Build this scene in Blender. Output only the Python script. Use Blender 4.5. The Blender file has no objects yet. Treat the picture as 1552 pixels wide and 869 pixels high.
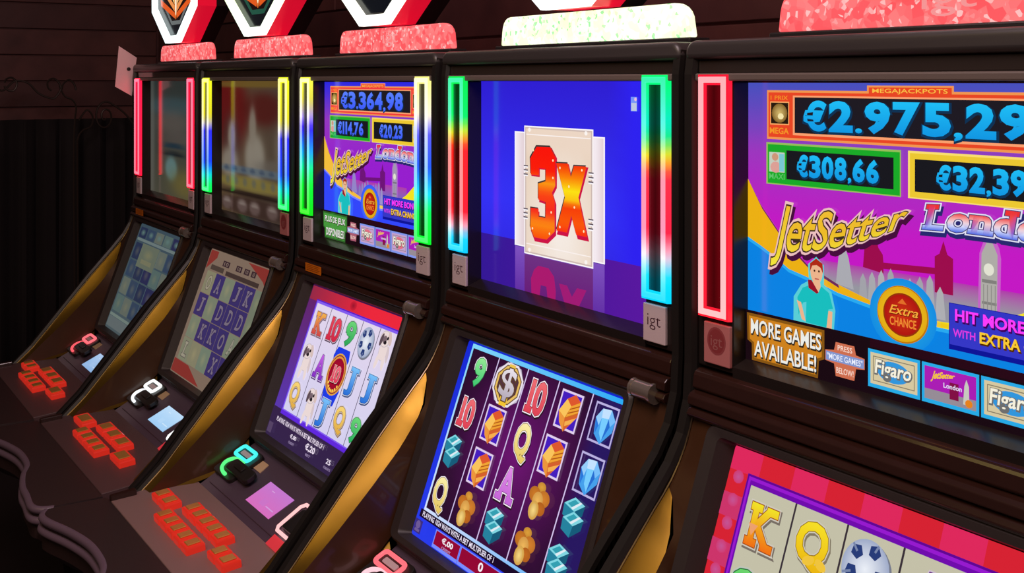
import bpy, bmesh, math, random
from mathutils import Vector, Matrix
from mathutils.geometry import tessellate_polygon
random.seed(7)
SC = bpy.context.scene
COL = SC.collection
R = math.radians

# ------------------------------------------------------------------ camera, world, lights, exposure
cam_d = bpy.data.cameras.new('camera')
cam = bpy.data.objects.new('camera', cam_d); COL.objects.link(cam)
cam.location = (0.9958, -0.9599, 1.5424)
cam.rotation_euler = (R(90), 0, 0.97732)
cam_d.sensor_width = 36.0
cam_d.lens = 1731.2 / 1552 * 36.0
cam_d.shift_y = -0.2011
cam_d.clip_start = 0.02
SC.camera = cam
SC.view_settings.view_transform = 'Standard'
SC.view_settings.look = 'None'
SC.view_settings.gamma = 1.0
SC.view_settings.exposure = 0.0
SC.cycles.use_denoising = True
SC.cycles.max_bounces = 6
SC.cycles.sample_clamp_indirect = 4.0
world = bpy.data.worlds.new('dim_room'); SC.world = world
world.use_nodes = True
world.node_tree.nodes['Background'].inputs[0].default_value = (0.55, 0.36, 0.42, 1)
world.node_tree.nodes['Background'].inputs[1].default_value = 0.06

def area(name, loc, aim, size, energy, color):
    d = bpy.data.lights.new(name, 'AREA'); d.shape = 'RECTANGLE'
    d.size, d.size_y = size; d.energy = energy; d.color = color
    o = bpy.data.objects.new(name, d); COL.objects.link(o); o.location = loc
    o.rotation_euler = (Vector(aim) - Vector(loc)).to_track_quat('-Z', 'Y').to_euler()
    return o
# added unseen warm light above the aisle, placed to put gold reflections on the cheeks
area('added_warm_strip', (0.5, -2.2, 2.75), (0.3, -0.6, 1.0), (4.6, 0.45), 12.5, (1.0, 0.74, 0.24))
# added unseen mauve fill over the aisle, brightening the decks and cabinets
area('added_fill_light', (0.2, -1.0, 2.7), (-0.7, -0.1, 1.0), (0.9, 0.9), 25, (1.0, 0.76, 0.78))

# ------------------------------------------------------------------ colours and materials
def lin(c):
    out = []
    for v in c[:3]:
        v = v / 255.0
        out.append(v / 12.92 if v <= 0.04045 else ((v + 0.055) / 1.055) ** 2.4)
    return tuple(out)
def mixc(a, b, t): return tuple(x + (y - x) * t for x, y in zip(a, b))

def mat(name, base, rough=0.4, metal=0.0, noise=None, bump=0.0, scale=60, spec=0.5, coat=0.0):
    m = bpy.data.materials.new(name); m.use_nodes = True
    nt = m.node_tree; p = nt.nodes['Principled BSDF']
    p.inputs['Base Color'].default_value = (*base, 1)
    p.inputs['Roughness'].default_value = rough
    p.inputs['Metallic'].default_value = metal
    p.inputs['Specular IOR Level'].default_value = spec
    p.inputs['Coat Weight'].default_value = coat
    p.inputs['Coat Roughness'].default_value = 0.06
    if noise or bump:
        tc = nt.nodes.new('ShaderNodeTexCoord'); n = nt.nodes.new('ShaderNodeTexNoise')
        n.inputs['Scale'].default_value = scale; n.inputs['Detail'].default_value = 4
        nt.links.new(tc.outputs['Object'], n.inputs['Vector'])
        if noise:
            mx = nt.nodes.new('ShaderNodeMix'); mx.data_type = 'RGBA'
            mx.inputs['A'].default_value = (*base, 1); mx.inputs['B'].default_value = (*noise, 1)
            nt.links.new(n.outputs['Fac'], mx.inputs['Factor'])
            nt.links.new(mx.outputs['Result'], p.inputs['Base Color'])
        if bump:
            b = nt.nodes.new('ShaderNodeBump'); b.inputs['Strength'].default_value = bump
            b.inputs['Distance'].default_value = 0.002
            nt.links.new(n.outputs['Fac'], b.inputs['Height']); nt.links.new(b.outputs['Normal'], p.inputs['Normal'])
    return m

def emit_attr(name, strength=1.0, rough=0.08, spec=0.5, sampling='NONE', base=(0, 0, 0)):
    m = bpy.data.materials.new(name); m.use_nodes = True
    nt = m.node_tree; p = nt.nodes['Principled BSDF']
    a = nt.nodes.new('ShaderNodeAttribute'); a.attribute_name = 'Col'
    p.inputs['Base Color'].default_value = (*base, 1)
    p.inputs['Roughness'].default_value = rough
    p.inputs['Specular IOR Level'].default_value = spec
    nt.links.new(a.outputs['Color'], p.inputs['Emission Color'])
    p.inputs['Emission Strength'].default_value = strength
    m.cycles.emission_sampling = sampling
    return m

def print_attr(name, rough=0.4):
    m = bpy.data.materials.new(name); m.use_nodes = True
    nt = m.node_tree; p = nt.nodes['Principled BSDF']
    a = nt.nodes.new('ShaderNodeAttribute'); a.attribute_name = 'Col'
    nt.links.new(a.outputs['Color'], p.inputs['Base Color'])
    p.inputs['Roughness'].default_value = rough
    return m

def speckle(name, c0, c1, c2, strength):
    m = bpy.data.materials.new(name); m.use_nodes = True
    nt = m.node_tree; p = nt.nodes['Principled BSDF']
    p.inputs['Base Color'].default_value = (*mixc(c0, (0, 0, 0), .5), 1); p.inputs['Roughness'].default_value = 0.15
    tc = nt.nodes.new('ShaderNodeTexCoord')
    v = nt.nodes.new('ShaderNodeTexVoronoi'); v.inputs['Scale'].default_value = 95
    v2 = nt.nodes.new('ShaderNodeTexVoronoi'); v2.inputs['Scale'].default_value = 150
    nt.links.new(tc.outputs['Object'], v.inputs['Vector']); nt.links.new(tc.outputs['Object'], v2.inputs['Vector'])
    r1 = nt.nodes.new('ShaderNodeValToRGB'); r2 = nt.nodes.new('ShaderNodeValToRGB')
    s = nt.nodes.new('ShaderNodeSeparateColor'); s2 = nt.nodes.new('ShaderNodeSeparateColor')
    nt.links.new(v.outputs['Color'], s.inputs[0]); nt.links.new(v2.outputs['Color'], s2.inputs[0])
    r1.color_ramp.elements[0].position = .2; r1.color_ramp.elements[1].position = .75
    r1.color_ramp.elements[0].color = (*c0, 1); r1.color_ramp.elements[1].color = (*c1, 1)
    r2.color_ramp.elements[0].position = .84; r2.color_ramp.elements[1].position = .93
    nt.links.new(s.outputs['Red'], r1.inputs['Fac']); nt.links.new(s2.outputs['Green'], r2.inputs['Fac'])
    mx = nt.nodes.new('ShaderNodeMix'); mx.data_type = 'RGBA'
    mx.inputs['B'].default_value = (*c2, 1)
    nt.links.new(r2.outputs['Color'], mx.inputs['Factor']); nt.links.new(r1.outputs['Color'], mx.inputs['A'])
    nt.links.new(mx.outputs['Result'], p.inputs['Emission Color']); p.inputs['Emission Strength'].default_value = strength
    return m

def glow(name, color, strength, rough=0.3):
    m = bpy.data.materials.new(name); m.use_nodes = True
    p = m.node_tree.nodes['Principled BSDF']
    p.inputs['Base Color'].default_value = (*mixc(color, (0, 0, 0), .4), 1)
    p.inputs['Roughness'].default_value = rough
    p.inputs['Emission Color'].default_value = (*color, 1); p.inputs['Emission Strength'].default_value = strength
    return m

M = {}
M['black'] = mat('black_plastic', (.012, .010, .011), .42, bump=.15, scale=900)
M['trim'] = mat('black_rubber_trim', (.012, .010, .009), .42)
M['bezel'] = mat('dark_bezel', (.016, .011, .010), .28)
M['rail'] = mat('rail_lit_tone', (.13, .10, .09), .45)  # base lightened to carry the light falling on the rail from above
M['frame'] = mat('matte_screen_frame', (.030, .022, .022), .46, bump=.1, scale=1500)
M['brown'] = mat('glossy_brown_plastic', (.033, .012, .009), .19, noise=(.024, .009, .006), scale=30, coat=.3)
M['goldsheen'] = mat('gold_sheen_cheek', (.40, .235, .035), .37, metal=.9, noise=(.31, .17, .025), scale=25)  # metallic gold puts the reflected warm light into the cheek colour
M['cheek'] = mat('brown_cheek', (.075, .030, .012), .30, metal=.2, noise=(.05, .020, .008), scale=22, coat=.3)
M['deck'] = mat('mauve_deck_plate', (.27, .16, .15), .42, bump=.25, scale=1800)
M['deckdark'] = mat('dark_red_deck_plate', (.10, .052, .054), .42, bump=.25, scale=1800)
M['deckblack'] = mat('black_deck_vinyl', (.032, .015, .015), .46, bump=.5, scale=1400)
M['service'] = mat('dark_purple_service_plate', (.085, .055, .085), .35)
M['lip'] = mat('piping_purple_sheen', (.15, .098, .135), .33)  # purple highlights of the black piping are put into its base colour
M['chrome'] = mat('worn_chrome', (.46, .39, .34), .22, metal=.75)
M['edgesheen'] = mat('edge_sheen_metal', (.26, .19, .14), .28, metal=1.0)  # metal of the added bead that draws the cheek-edge highlight
M['plate'] = mat('grey_maker_plate', (.62, .50, .53), .45)
M['platered'] = mat('reddish_maker_plate', (.50, .17, .17), .45)
M['cap'] = mat('grey_black_cap', (.040, .034, .034), .36)
M['strip'] = mat('clear_glossy_header', (.030, .022, .018), .07, spec=.9)
M['sticker'] = mat('orange_paper', (.75, .26, .02), .6)
M['tan'] = mat('tan_paper', (.62, .42, .24), .6)
M['white'] = mat('white_card_neon_tint', (.90, .60, .62), .5)  # the card is white; pink neon light is put into its colour
M['panelback'] = mat('light_guide_panel', (.28, .26, .26), .25)
M['wood'] = mat('dark_wood', (.26, .088, .078), .45, noise=(.07, .026, .028), scale=9, bump=.4)
M['wood2'] = mat('dark_wood_deep', (.19, .066, .062), .48, noise=(.055, .022, .025), scale=7, bump=.4)
M['drape'] = mat('black_drape', (.022, .016, .018), .85)
M['iron'] = mat('black_iron', (.085, .06, .052), .40, metal=.5)
M['floor'] = mat('dark_carpet', (.020, .012, .014), .9, noise=(.03, .014, .016), scale=40)
M['pic'] = emit_attr('lit_display', 1.0, .14, .28)
M['picdim'] = emit_attr('dim_display', 1.0, .10, .30)
M['neon'] = emit_attr('neon_glass', 1.0, .2, .3, 'AUTO')
M['guide'] = emit_attr('edge_lit_plate', 1.0, .12, .5)
M['print'] = print_attr('printed_ink')
M['redbar'] = speckle('red_speckled_acrylic', lin((236, 84, 90)), lin((246, 124, 124)), lin((255, 190, 188)), 1.0)
M['greenbar'] = speckle('green_speckled_acrylic', lin((246, 255, 205)), lin((255, 255, 238)), lin((120, 225, 150)), 1.15)
M['signside'] = glow('red_lit_acrylic', lin((226, 14, 48)), .75)
M['signback'] = mat('black_sign_back', (.012, .006, .007), .35)
M['button'] = glow('red_lit_button', lin((214, 44, 30)), .62, .18)
M['goldtop'] = mat('gold_button_window', (.75, .36, .08), .25, metal=.4)

# ------------------------------------------------------------------ mesh helpers
class MB:
    def __init__(s): s.v, s.f, s.c = [], [], []
    def add(s, verts, faces, col=None):
        o = len(s.v); s.v += [tuple(v) for v in verts]; s.f += [tuple(i + o for i in f) for f in faces]
        if col is not None: s.c += ([col] * len(verts) if not isinstance(col, list) else col)
    def box(s, x0, x1, y0, y1, z0, z1, col=None):
        s.add([(x0, y0, z0), (x1, y0, z0), (x1, y1, z0), (x0, y1, z0), (x0, y0, z1), (x1, y0, z1), (x1, y1, z1), (x0, y1, z1)],
              [(0, 3, 2, 1), (4, 5, 6, 7), (0, 1, 5, 4), (1, 2, 6, 5), (2, 3, 7, 6), (3, 0, 4, 7)], col)
    def prism_x(s, prof, x0, x1, closed=True):       # prof: list of (y,z), extruded along x
        n = len(prof)
        vs = [(x0, y, z) for y, z in prof] + [(x1, y, z) for y, z in prof]
        fs = [(i, (i + 1) % n, n + (i + 1) % n, n + i) for i in range(n if closed else n - 1)]
        if closed: fs += [tuple(range(n))[::-1], tuple(range(n, 2 * n))]
        s.add(vs, fs)
    def prism_y(s, prof, y0, y1):                    # prof: list of (x,z)
        n = len(prof)
        vs = [(x, y0, z) for x, z in prof] + [(x, y1, z) for x, z in prof]
        fs = [(i, (i + 1) % n, n + (i + 1) % n, n + i) for i in range(n)]
        fs += [tuple(range(n))[::-1], tuple(range(n, 2 * n))]
        s.add(vs, fs)
    def tube(s, pts, r, seg=8, closed=False, col=None):
        pts = [Vector(p) for p in pts]; n = len(pts); rings = []
        up = Vector((0, 0, 1))
        prev = None
        for i, p in enumerate(pts):
            a = pts[(i - 1) % n] if (closed or i > 0) else p
            b = pts[(i + 1) % n] if (closed or i < n - 1) else p
            t = (b - a).normalized()
            if prev is None:
                u = t.orthogonal().normalized()
            else:
                u = (prev - t * prev.dot(t)).normalized()
            prev = u; w = t.cross(u)
            rr = r[i] if isinstance(r, (list, tuple)) else r
            rings.append([p + (u * math.cos(2 * math.pi * k / seg) + w * math.sin(2 * math.pi * k / seg)) * rr for k in range(seg)])
        vs = [v for ring in rings for v in ring]; fs = []
        for i in range(n if closed else n - 1):
            j = (i + 1) % n
            for k in range(seg):
                k2 = (k + 1) % seg
                fs.append((i * seg + k, i * seg + k2, j * seg + k2, j * seg + k))
        if not closed: fs += [tuple(range(seg))[::-1], tuple((n - 1) * seg + k for k in range(seg))]
        cols = None
        if col is not None: cols = [col(p) for p in pts for _ in range(seg)] if callable(col) else [col] * len(vs)
        s.add(vs, fs, cols)
    def mesh(s, name, m, bevel=0, seg=2, smooth=False):
        me = bpy.data.meshes.new(name); me.from_pydata(s.v, [], s.f)
        bm = bmesh.new(); bm.from_mesh(me)
        if not s.c: bmesh.ops.recalc_face_normals(bm, faces=bm.faces)
        if bevel:
            es = [e for e in bm.edges if len(e.link_faces) == 2 and e.calc_face_angle(0) > R(28)]
            bmesh.ops.bevel(bm, geom=es, offset=bevel, segments=seg, profile=.5, affect='EDGES', clamp_overlap=True)
        if smooth:
            for f in bm.faces: f.smooth = True
        bm.to_mesh(me); bm.free()
        if s.c:
            at = me.color_attributes.new('Col', 'FLOAT_COLOR', 'POINT')
            at.data.foreach_set('color', [x for c in s.c for x in (*c, 1.0)])
        me.materials.append(M[m] if isinstance(m, str) else m)
        if smooth and not s.c:
            try: me.set_sharp_from_angle(angle=R(40))
            except Exception: pass
        return me

CACHE = {}
def put(name, key, fn, parent=None):
    if key is None: me = fn()
    else:
        if key not in CACHE: CACHE[key] = fn()
        me = CACHE[key]
    o = bpy.data.objects.new(name, me); COL.objects.link(o)
    if parent: o.parent = parent
    return o
def tag(o, label, cat, group=None):
    o['label'] = label; o['category'] = cat
    if group: o['group'] = group
    return o
def structure(o): o['kind'] = 'structure'; return o

# ------------------------------------------------------------------ text outlines
GL = {}
def glyphs(s, off=0.0):
    k = (s, off)
    if k not in GL:
        cu = bpy.data.curves.new('lettering', 'FONT'); cu.body = s; cu.resolution_u = 3; cu.offset = off
        ob = bpy.data.objects.new('lettering', cu); COL.objects.link(ob)
        dg = bpy.context.evaluated_depsgraph_get(); dg.update()
        ev = ob.evaluated_get(dg); me = ev.to_mesh()
        vs = [(v.co.x, v.co.y) for v in me.vertices]; fs = [tuple(p.vertices) for p in me.polygons]
        ev.to_mesh_clear(); bpy.data.objects.remove(ob); bpy.data.curves.remove(cu)
        GL[k] = (vs, fs)
    return GL[k]

SERIF = {'K': ((.1, 0), (.1, 1), (.88, 0), (.85, 1)), 'A': ((.07, 0), (.93, 0)), 'J': ((.80, 1),), '1': ((.62, 0),), 'L': ((.16, 1), (.16, 0)), 'n': ((.13, 0), (.87, 0), (.08, 1)),
         'd': ((.92, 0), (.82, 1)), 'D': ((.1, 0), (.1, 1)), 'X': ((.1, 0), (.1, 1), (.9, 0), (.9, 1)), 'U': ((.1, 1), (.9, 1)), 'N': ((.1, 0), (.1, 1), (.9, 1))}
def slab_glyphs(t, off):
    k = ('~' + t, off)
    if k not in GL:
        V, F, x = [], [], 0.0
        for c in t:
            b0 = glyphs(c, 0)[0]; vs, fs = glyphs(c, off)
            x0 = min(v[0] for v in b0); x1 = max(v[0] for v in b0); y0 = min(v[1] for v in b0); y1 = max(v[1] for v in b0)
            o = len(V); V += [(v[0] - x0 + x, v[1]) for v in vs]; F += [tuple(i + o for i in f) for f in fs]
            for fx, top in SERIF.get(c, ()):
                cx = x + (x1 - x0) * fx; hw = .13 + off; yb, yt = (y1 - .075 - off, y1 + off) if top else (y0 - off, y0 + .075 + off)
                o = len(V); V += [(cx - hw, yb), (cx + hw, yb), (cx + hw, yt), (cx - hw, yt)]; F.append((o, o + 1, o + 2, o + 3))
            x += x1 - x0 + .13
        GL[k] = (V, F)
    return GL[k]

# ------------------------------------------------------------------ flat pictures shown on the displays
class Pic:
    """flat artwork of a display, drawn as thin layers in its own u (right) / v (down) frame"""
    def __init__(s, W, H, dim=1.0): s.W, s.H, s.mb, s.k, s.dim = W, H, MB(), 0, dim
    def _c(s, col, u, v):
        c = col(u, v) if callable(col) else col
        return tuple(x * s.dim for x in lin(c))
    def raw(s, uv, faces, col):
        s.k += 1
        s.mb.add([(u * s.W, -v * s.H, s.k * 3e-5) for u, v in uv], faces, [s._c(col, u, v) for u, v in uv])
    def poly(s, uv, col):
        tr = tessellate_polygon([[Vector((u * s.W, v * s.H, 0)) for u, v in uv]])
        fs = []
        for a, b, c in tr:
            A, B, C = [uv[i] for i in (a, b, c)]
            cr = (B[0] - A[0]) * (C[1] - A[1]) - (B[1] - A[1]) * (C[0] - A[0])
            fs.append((a, b, c) if cr < 0 else (a, c, b))
        s.raw(uv, fs, col)
    def rect(s, u0, v0, u1, v1, col): s.raw([(u0, v0), (u0, v1), (u1, v1), (u1, v0)], [(0, 1, 2, 3)], col)
    def frame(s, u0, v0, u1, v1, t, col):
        tu, tv = t, t * s.W / s.H
        o = [(u0, v0), (u0, v1), (u1, v1), (u1, v0)]; i = [(u0 + tu, v0 + tv), (u0 + tu, v1 - tv), (u1 - tu, v1 - tv), (u1 - tu, v0 + tv)]
        s.raw(o + i, [(k, (k + 1) % 4, 4 + (k + 1) % 4, 4 + k) for k in range(4)], col)
    def grid(s, u0, v0, u1, v1, nu, nv, col):
        uv = [(u0 + (u1 - u0) * i / nu, v0 + (v1 - v0) * j / nv) for j in range(nv + 1) for i in range(nu + 1)]
        fs = [(j * (nu + 1) + i, (j + 1) * (nu + 1) + i, (j + 1) * (nu + 1) + i + 1, j * (nu + 1) + i + 1) for j in range(nv) for i in range(nu)]
        s.raw(uv, fs, col)
    def ell(s, cu, cv, ru, rv, col, edge=None, n=24, rot=0):
        pts = []
        for k in range(n):
            a = -2 * math.pi * k / n; x, y = ru * s.W * math.cos(a), rv * s.H * math.sin(a)
            pts.append((cu + (x * math.cos(rot) - y * math.sin(rot)) / s.W, cv + (x * math.sin(rot) + y * math.cos(rot)) / s.H))
        if edge is None: s.raw(pts, [tuple(range(n))], col)
        else:
            s.k += 1
            s.mb.add([(u * s.W, -v * s.H, s.k * 3e-5) for u, v in [(cu, cv)] + pts], [(0, 1 + i, 1 + (i + 1) % n) for i in range(n)],
                     [s._c(col, cu, cv)] + [s._c(edge, u, v) for u, v in pts])
    def line(s, u0, v0, u1, v1, w, col):
        dx, dy = (u1 - u0) * s.W, (v1 - v0) * s.H; L = math.hypot(dx, dy) or 1
        nx, ny = -dy / L * w * s.W / 2, dx / L * w * s.W / 2
        q = [(u0 + nx / s.W, v0 + ny / s.H), (u0 - nx / s.W, v0 - ny / s.H), (u1 - nx / s.W, v1 - ny / s.H), (u1 + nx / s.W, v1 + ny / s.H)]
        s.poly(q, col)
    def quad_text(s, t, TL, TR, BR, BL, col, off=0.0, outl=(), arch=0.0):
        """text stretched over the quad; outl: [(extra offset, colour, du, dv)] drawn below it"""
        gl = slab_glyphs if t[0] == '~' else glyphs
        if t[0] == '~': t = t[1:]
        vs0, _ = gl(t, off)
        x0 = min(v[0] for v in vs0); x1 = max(v[0] for v in vs0); y0 = min(v[1] for v in vs0); y1 = max(v[1] for v in vs0)
        for eo, c, du, dv in list(outl) + [(0, col, 0, 0)]:
            vs, fs = gl(t, off + eo)
            uv, cols = [], []
            for x, y in vs:
                a, b = (x - x0) / (x1 - x0), (y1 - y) / (y1 - y0)
                top = mixc(TL, TR, a); bot = mixc(BL, BR, a)
                p = mixc(top, bot, b); e = arch * 4 * a * (1 - a)
                uv.append((p[0] + du, p[1] + dv - e)); cols.append(s._c((lambda u, v, b=b, c=c: c(u, b)) if callable(c) else c, *p))
            s.k += 1
            s.mb.add([(u * s.W, -v * s.H, s.k * 3e-5) for u, v in uv], fs, cols)
    def text(s, t, u0, v0, u1, v1, col, off=0.0, outl=(), shear=0.0):
        s.quad_text(t, (u0 + shear, v0), (u1 + shear, v0), (u1, v1), (u0, v1), col, off, outl)
    def digits(s, t, u0, v0, u1, v1, col, under):
        w = {'.': .34, ',': .36, '1': .62}; tot = sum(w.get(c, 1) for c in t); un = (u1 - u0) / tot; x = u0; vh = v1 - v0
        for c in t:
            cw = w.get(c, 1) * un; g = .045 * un; a, b = x + g, x + cw - g
            y0, y1 = (v0, v1) if c not in '.,' else (v1 - vh * .16, v1 if c == '.' else v1 + vh * .1)
            if c == '1': a += .1 * un; b -= .08 * un
            s.quad_text(c, (a, y0), (b, y0), (b, y1), (a, y1), col, .045, [(.035, under, .0015, .004)]); x += cw
    def mesh(s, name, origin, U, N, m='pic'):
        me = s.mb.mesh(name, m)
        V = N.cross(U)          # up in picture
        mt = Matrix(((U.x, V.x, N.x, origin.x), (U.y, V.y, N.y, origin.y), (U.z, V.z, N.z, origin.z), (0, 0, 0, 1)))
        me.transform(mt)
        return me
def vgrad(*stops):      # colour by height b (0 top .. 1 bottom)
    def f(u, b):
        for (p0, c0), (p1, c1) in zip(stops, stops[1:]):
            if b <= p1: return mixc(c0, c1, max(0, min(1, (b - p0) / (p1 - p0))))
        return stops[-1][1]
    return f

Z0 = 1.55
TOPW, TOPH, TOPY = .448, .319, .036          # upper display
LOWW, LOWH = .402, .300                      # lower display
TD = Vector((0, -.342, -.9397)); TN = Vector((0, -.9397, .342)); TO = Vector((0, .0007, Z0 - .407))   # tilted monitor plane
def tp(x, s, n=0.0): return Vector((x, 0, 0)) + TO + TD * s + TN * n
def top_mesh(p, name='screen_picture', m='pic'):
    return p.mesh(name, Vector((-.224, TOPY - .001, Z0 - .010)), Vector((1, 0, 0)), Vector((0, -1, 0)), m)
def low_mesh(p, name='screen_picture', m='pic'):
    return p.mesh(name, tp(-.212, .015, -.012), Vector((1, 0, 0)), TN.copy(), m)

# ---- reel symbols (u,v centre; h = half height in v; r = width ratio)
def sym_gold(p, u, v):
    W, Hh = .062, .087
    p.rect(u - W, v - Hh, u + W, v + Hh, (226, 205, 238))
    p.rect(u - W + .008, v - Hh + .01, u + W - .008, v + Hh - .01, vgrad((0, (70, 30, 190)), (1, (70, 30, 190))))
    q = lambda *a: [(u + x, v + y) for x, y in a]
    p.poly(q((-.052, .012), (-.022, -.05), (.018, -.08), (.053, -.055), (.055, .012), (.0, .095), (-.034, .06)), (206, 104, 36))
    p.poly(q((-.022, -.05), (.018, -.08), (.053, -.055), (.008, -.024)), (222, 88, 46))
    p.poly(q((-.052, .012), (-.022, -.05), (.008, -.024), (-.010, .034)), (250, 196, 92))
    p.poly(q((.008, -.024), (.053, -.055), (.054, -.008), (-.006, .030)), (240, 164, 52))
    p.poly(q((.006, -.012), (.053, -.040), (.0535, -.034), (.0045, -.006)), (176, 84, 26)); p.poly(q((.0, .008), (.054, -.022), (.054, -.016), (-.001, .014)), (176, 84, 26))
    p.poly(q((-.052, .012), (-.010, .034), (.0, .095), (-.034, .06)), (236, 150, 60))
    p.poly(q((-.008, .036), (.054, .0), (.054, .014), (.0, .095)), (214, 96, 46)); p.poly(q((-.004, .05), (.052, .016), (.03, .05), (.0, .07)), (246, 176, 80))
def sym_diamond(p, u, v):
    W, Hh = .062, .087
    p.frame(u - W, v - Hh, u + W, v + Hh, .007, (186, 176, 226))
    q = lambda *a: [(u + x, v + y) for x, y in a]
    p.poly(q((-.045, -.02), (-.02, -.065), (.025, -.07), (.055, -.03), (.052, .02), (.005, .085), (-.035, .05)), (70, 160, 236))
    p.poly(q((-.02, -.065), (.025, -.07), (.02, -.03), (-.015, -.025)), (196, 226, 255))
    p.poly(q((-.045, -.02), (-.02, -.065), (-.015, -.025), (-.022, .01)), (150, 206, 252))
    p.poly(q((.025, -.07), (.055, -.03), (.035, .0), (.02, -.03)), (120, 190, 250))
    p.poly(q((-.015, -.025), (.02, -.03), (.01, .07), (-.01, .04)), (120, 205, 255))
    p.poly(q((.02, -.03), (.035, .0), (.01, .07)), (40, 110, 210))
    p.poly(q((-.045, -.02), (-.022, .01), (-.03, .05)), (44, 120, 220))
def sym_cash(p, u, v, s=1.0):
    q = lambda *a: [(u + x * s, v + y * s) for x, y in a]
    for dx, dy in ((-.006, -.028), (.004, .022)):
        p.poly(q((-.05 + dx, -.012 + dy), (-.008 + dx, -.048 + dy), (.042 + dx, -.034 + dy), (.002 + dx, .002 + dy)), (128, 214, 226))
        p.poly(q((-.05 + dx, -.012 + dy), (.002 + dx, .002 + dy), (-.002 + dx, .046 + dy), (-.046 + dx, .03 + dy)), (38, 130, 158))
        p.poly(q((.002 + dx, .002 + dy), (.042 + dx, -.034 + dy), (.040 + dx, .004 + dy), (-.002 + dx, .046 + dy)), (22, 92, 122))
        p.poly(q((-.034 + dx, -.016 + dy), (-.006 + dx, -.04 + dy), (.02 + dx, -.032 + dy), (-.008 + dx, -.008 + dy)), (52, 160, 178))
        p.poly(q((-.016 + dx, -.006 + dy), (.02 + dx, -.04 + dy), (.028 + dx, -.038 + dy), (-.006 + dx, -.002 + dy)), (224, 236, 244))
def sym_nugget(p, u, v):
    for dx, dy, a, b, c in ((.0, -.062, .024, .022, (222, 160, 60)), (-.028, -.022, .032, .034, (206, 122, 40)), (.026, -.018, .034, .036, (214, 130, 46)),
                            (-.004, .0, .03, .04, (240, 184, 92)), (.02, .028, .028, .03, (196, 108, 34)), (-.012, .045, .028, .042, (242, 196, 96)), (-.012, .045, .018, .03, (250, 218, 130))):
        p.ell(u + dx, v + dy, a, b, c, mixc(c, (120, 60, 20), .25), 16)
def sym_letter(p, t, u, v, w, h, c0, c1, edge=(250, 240, 250), shadow=(40, 20, 30), off=.03):
    p.text('~' + t, u - w, v - h, u + w, v + h, vgrad((0, c0), (1, c1)), off, [(.048, shadow, .004, .006), (.040, edge, 0, 0), (.016, mixc(c1, (0, 0, 0), .35), 0, 0)])
def sym_dollar(p, u, v):
    def octa(rx, ry, c, a=0): p.poly([(u + rx * math.cos(-k * math.pi / 4 + math.pi / 8 + a), v + ry * math.sin(-k * math.pi / 4 + math.pi / 8 + a)) for k in range(8)], c)
    octa(.102, .112, (196, 186, 210), .2); octa(.098, .112, (236, 226, 236)); octa(.088, .1, (110, 84, 60)); octa(.082, .094, (232, 190, 96)); octa(.07, .08, (84, 52, 60))
    p.rect(u - .024, v + .055, u + .024, v + .105, (244, 196, 52)); p.rect(u - .02, v - .1, u + .02, v - .06, (236, 196, 76))
    p.text('$', u - .05, v - .08, u + .05, v + .08, vgrad((0, (235, 228, 236)), (1, (178, 166, 180))), .02, [(.03, (96, 66, 40), 0, 0)])
def sym_ball(p, u, v, ru):
    rv = ru * p.W / p.H
    p.ell(u + .006, v + .008, ru * 1.04, rv * 1.04, (120, 124, 140), None, 28)
    p.ell(u, v, ru, rv, (236, 240, 248), (158, 170, 200), 28)
    for a, d in ((.2, .62), (1.55, .68), (2.75, .6), (3.95, .66), (5.1, .7)):
        cx, cy = u + ru * d * math.cos(a), v + rv * d * math.sin(a)
        p.poly([(cx + ru * .27 * math.cos(-k * 1.2566 + a), cy + rv * .27 * math.sin(-k * 1.2566 + a)) for k in range(5)], (40, 60, 120))
        p.line(cx, cy, u + ru * .98 * math.cos(a), v + rv * .98 * math.sin(a), .006, (120, 134, 170))
def sym_dog(p, u, v, s=1.0):
    e = lambda x, y, a, b, c, r=0: p.ell(u + x * s, v + y * s, a * s, b * s, c, None, 16, r)
    L, Dk = (234, 216, 214), (92, 74, 84)
    e(.0, .02, .04, .06, (206, 196, 204)); e(.0, .02, .036, .055, L); e(-.03, .085, .014, .05, L, .2); e(.026, .08, .014, .05, L, -.2)
    e(.046, .03, .012, .05, (214, 196, 200), -.2); e(-.012, -.05, .046, .05, (188, 176, 186)); e(-.012, -.05, .043, .046, L)
    e(.03, -.06, .016, .045, (214, 190, 186), -.5); e(-.04, -.04, .013, .04, Dk, .2); e(-.012, -.045, .018, .025, (120, 100, 108)); e(-.002, -.03, .012, .012, (30, 24, 30)); e(.012, -.058, .008, .011, (30, 24, 30))

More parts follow.
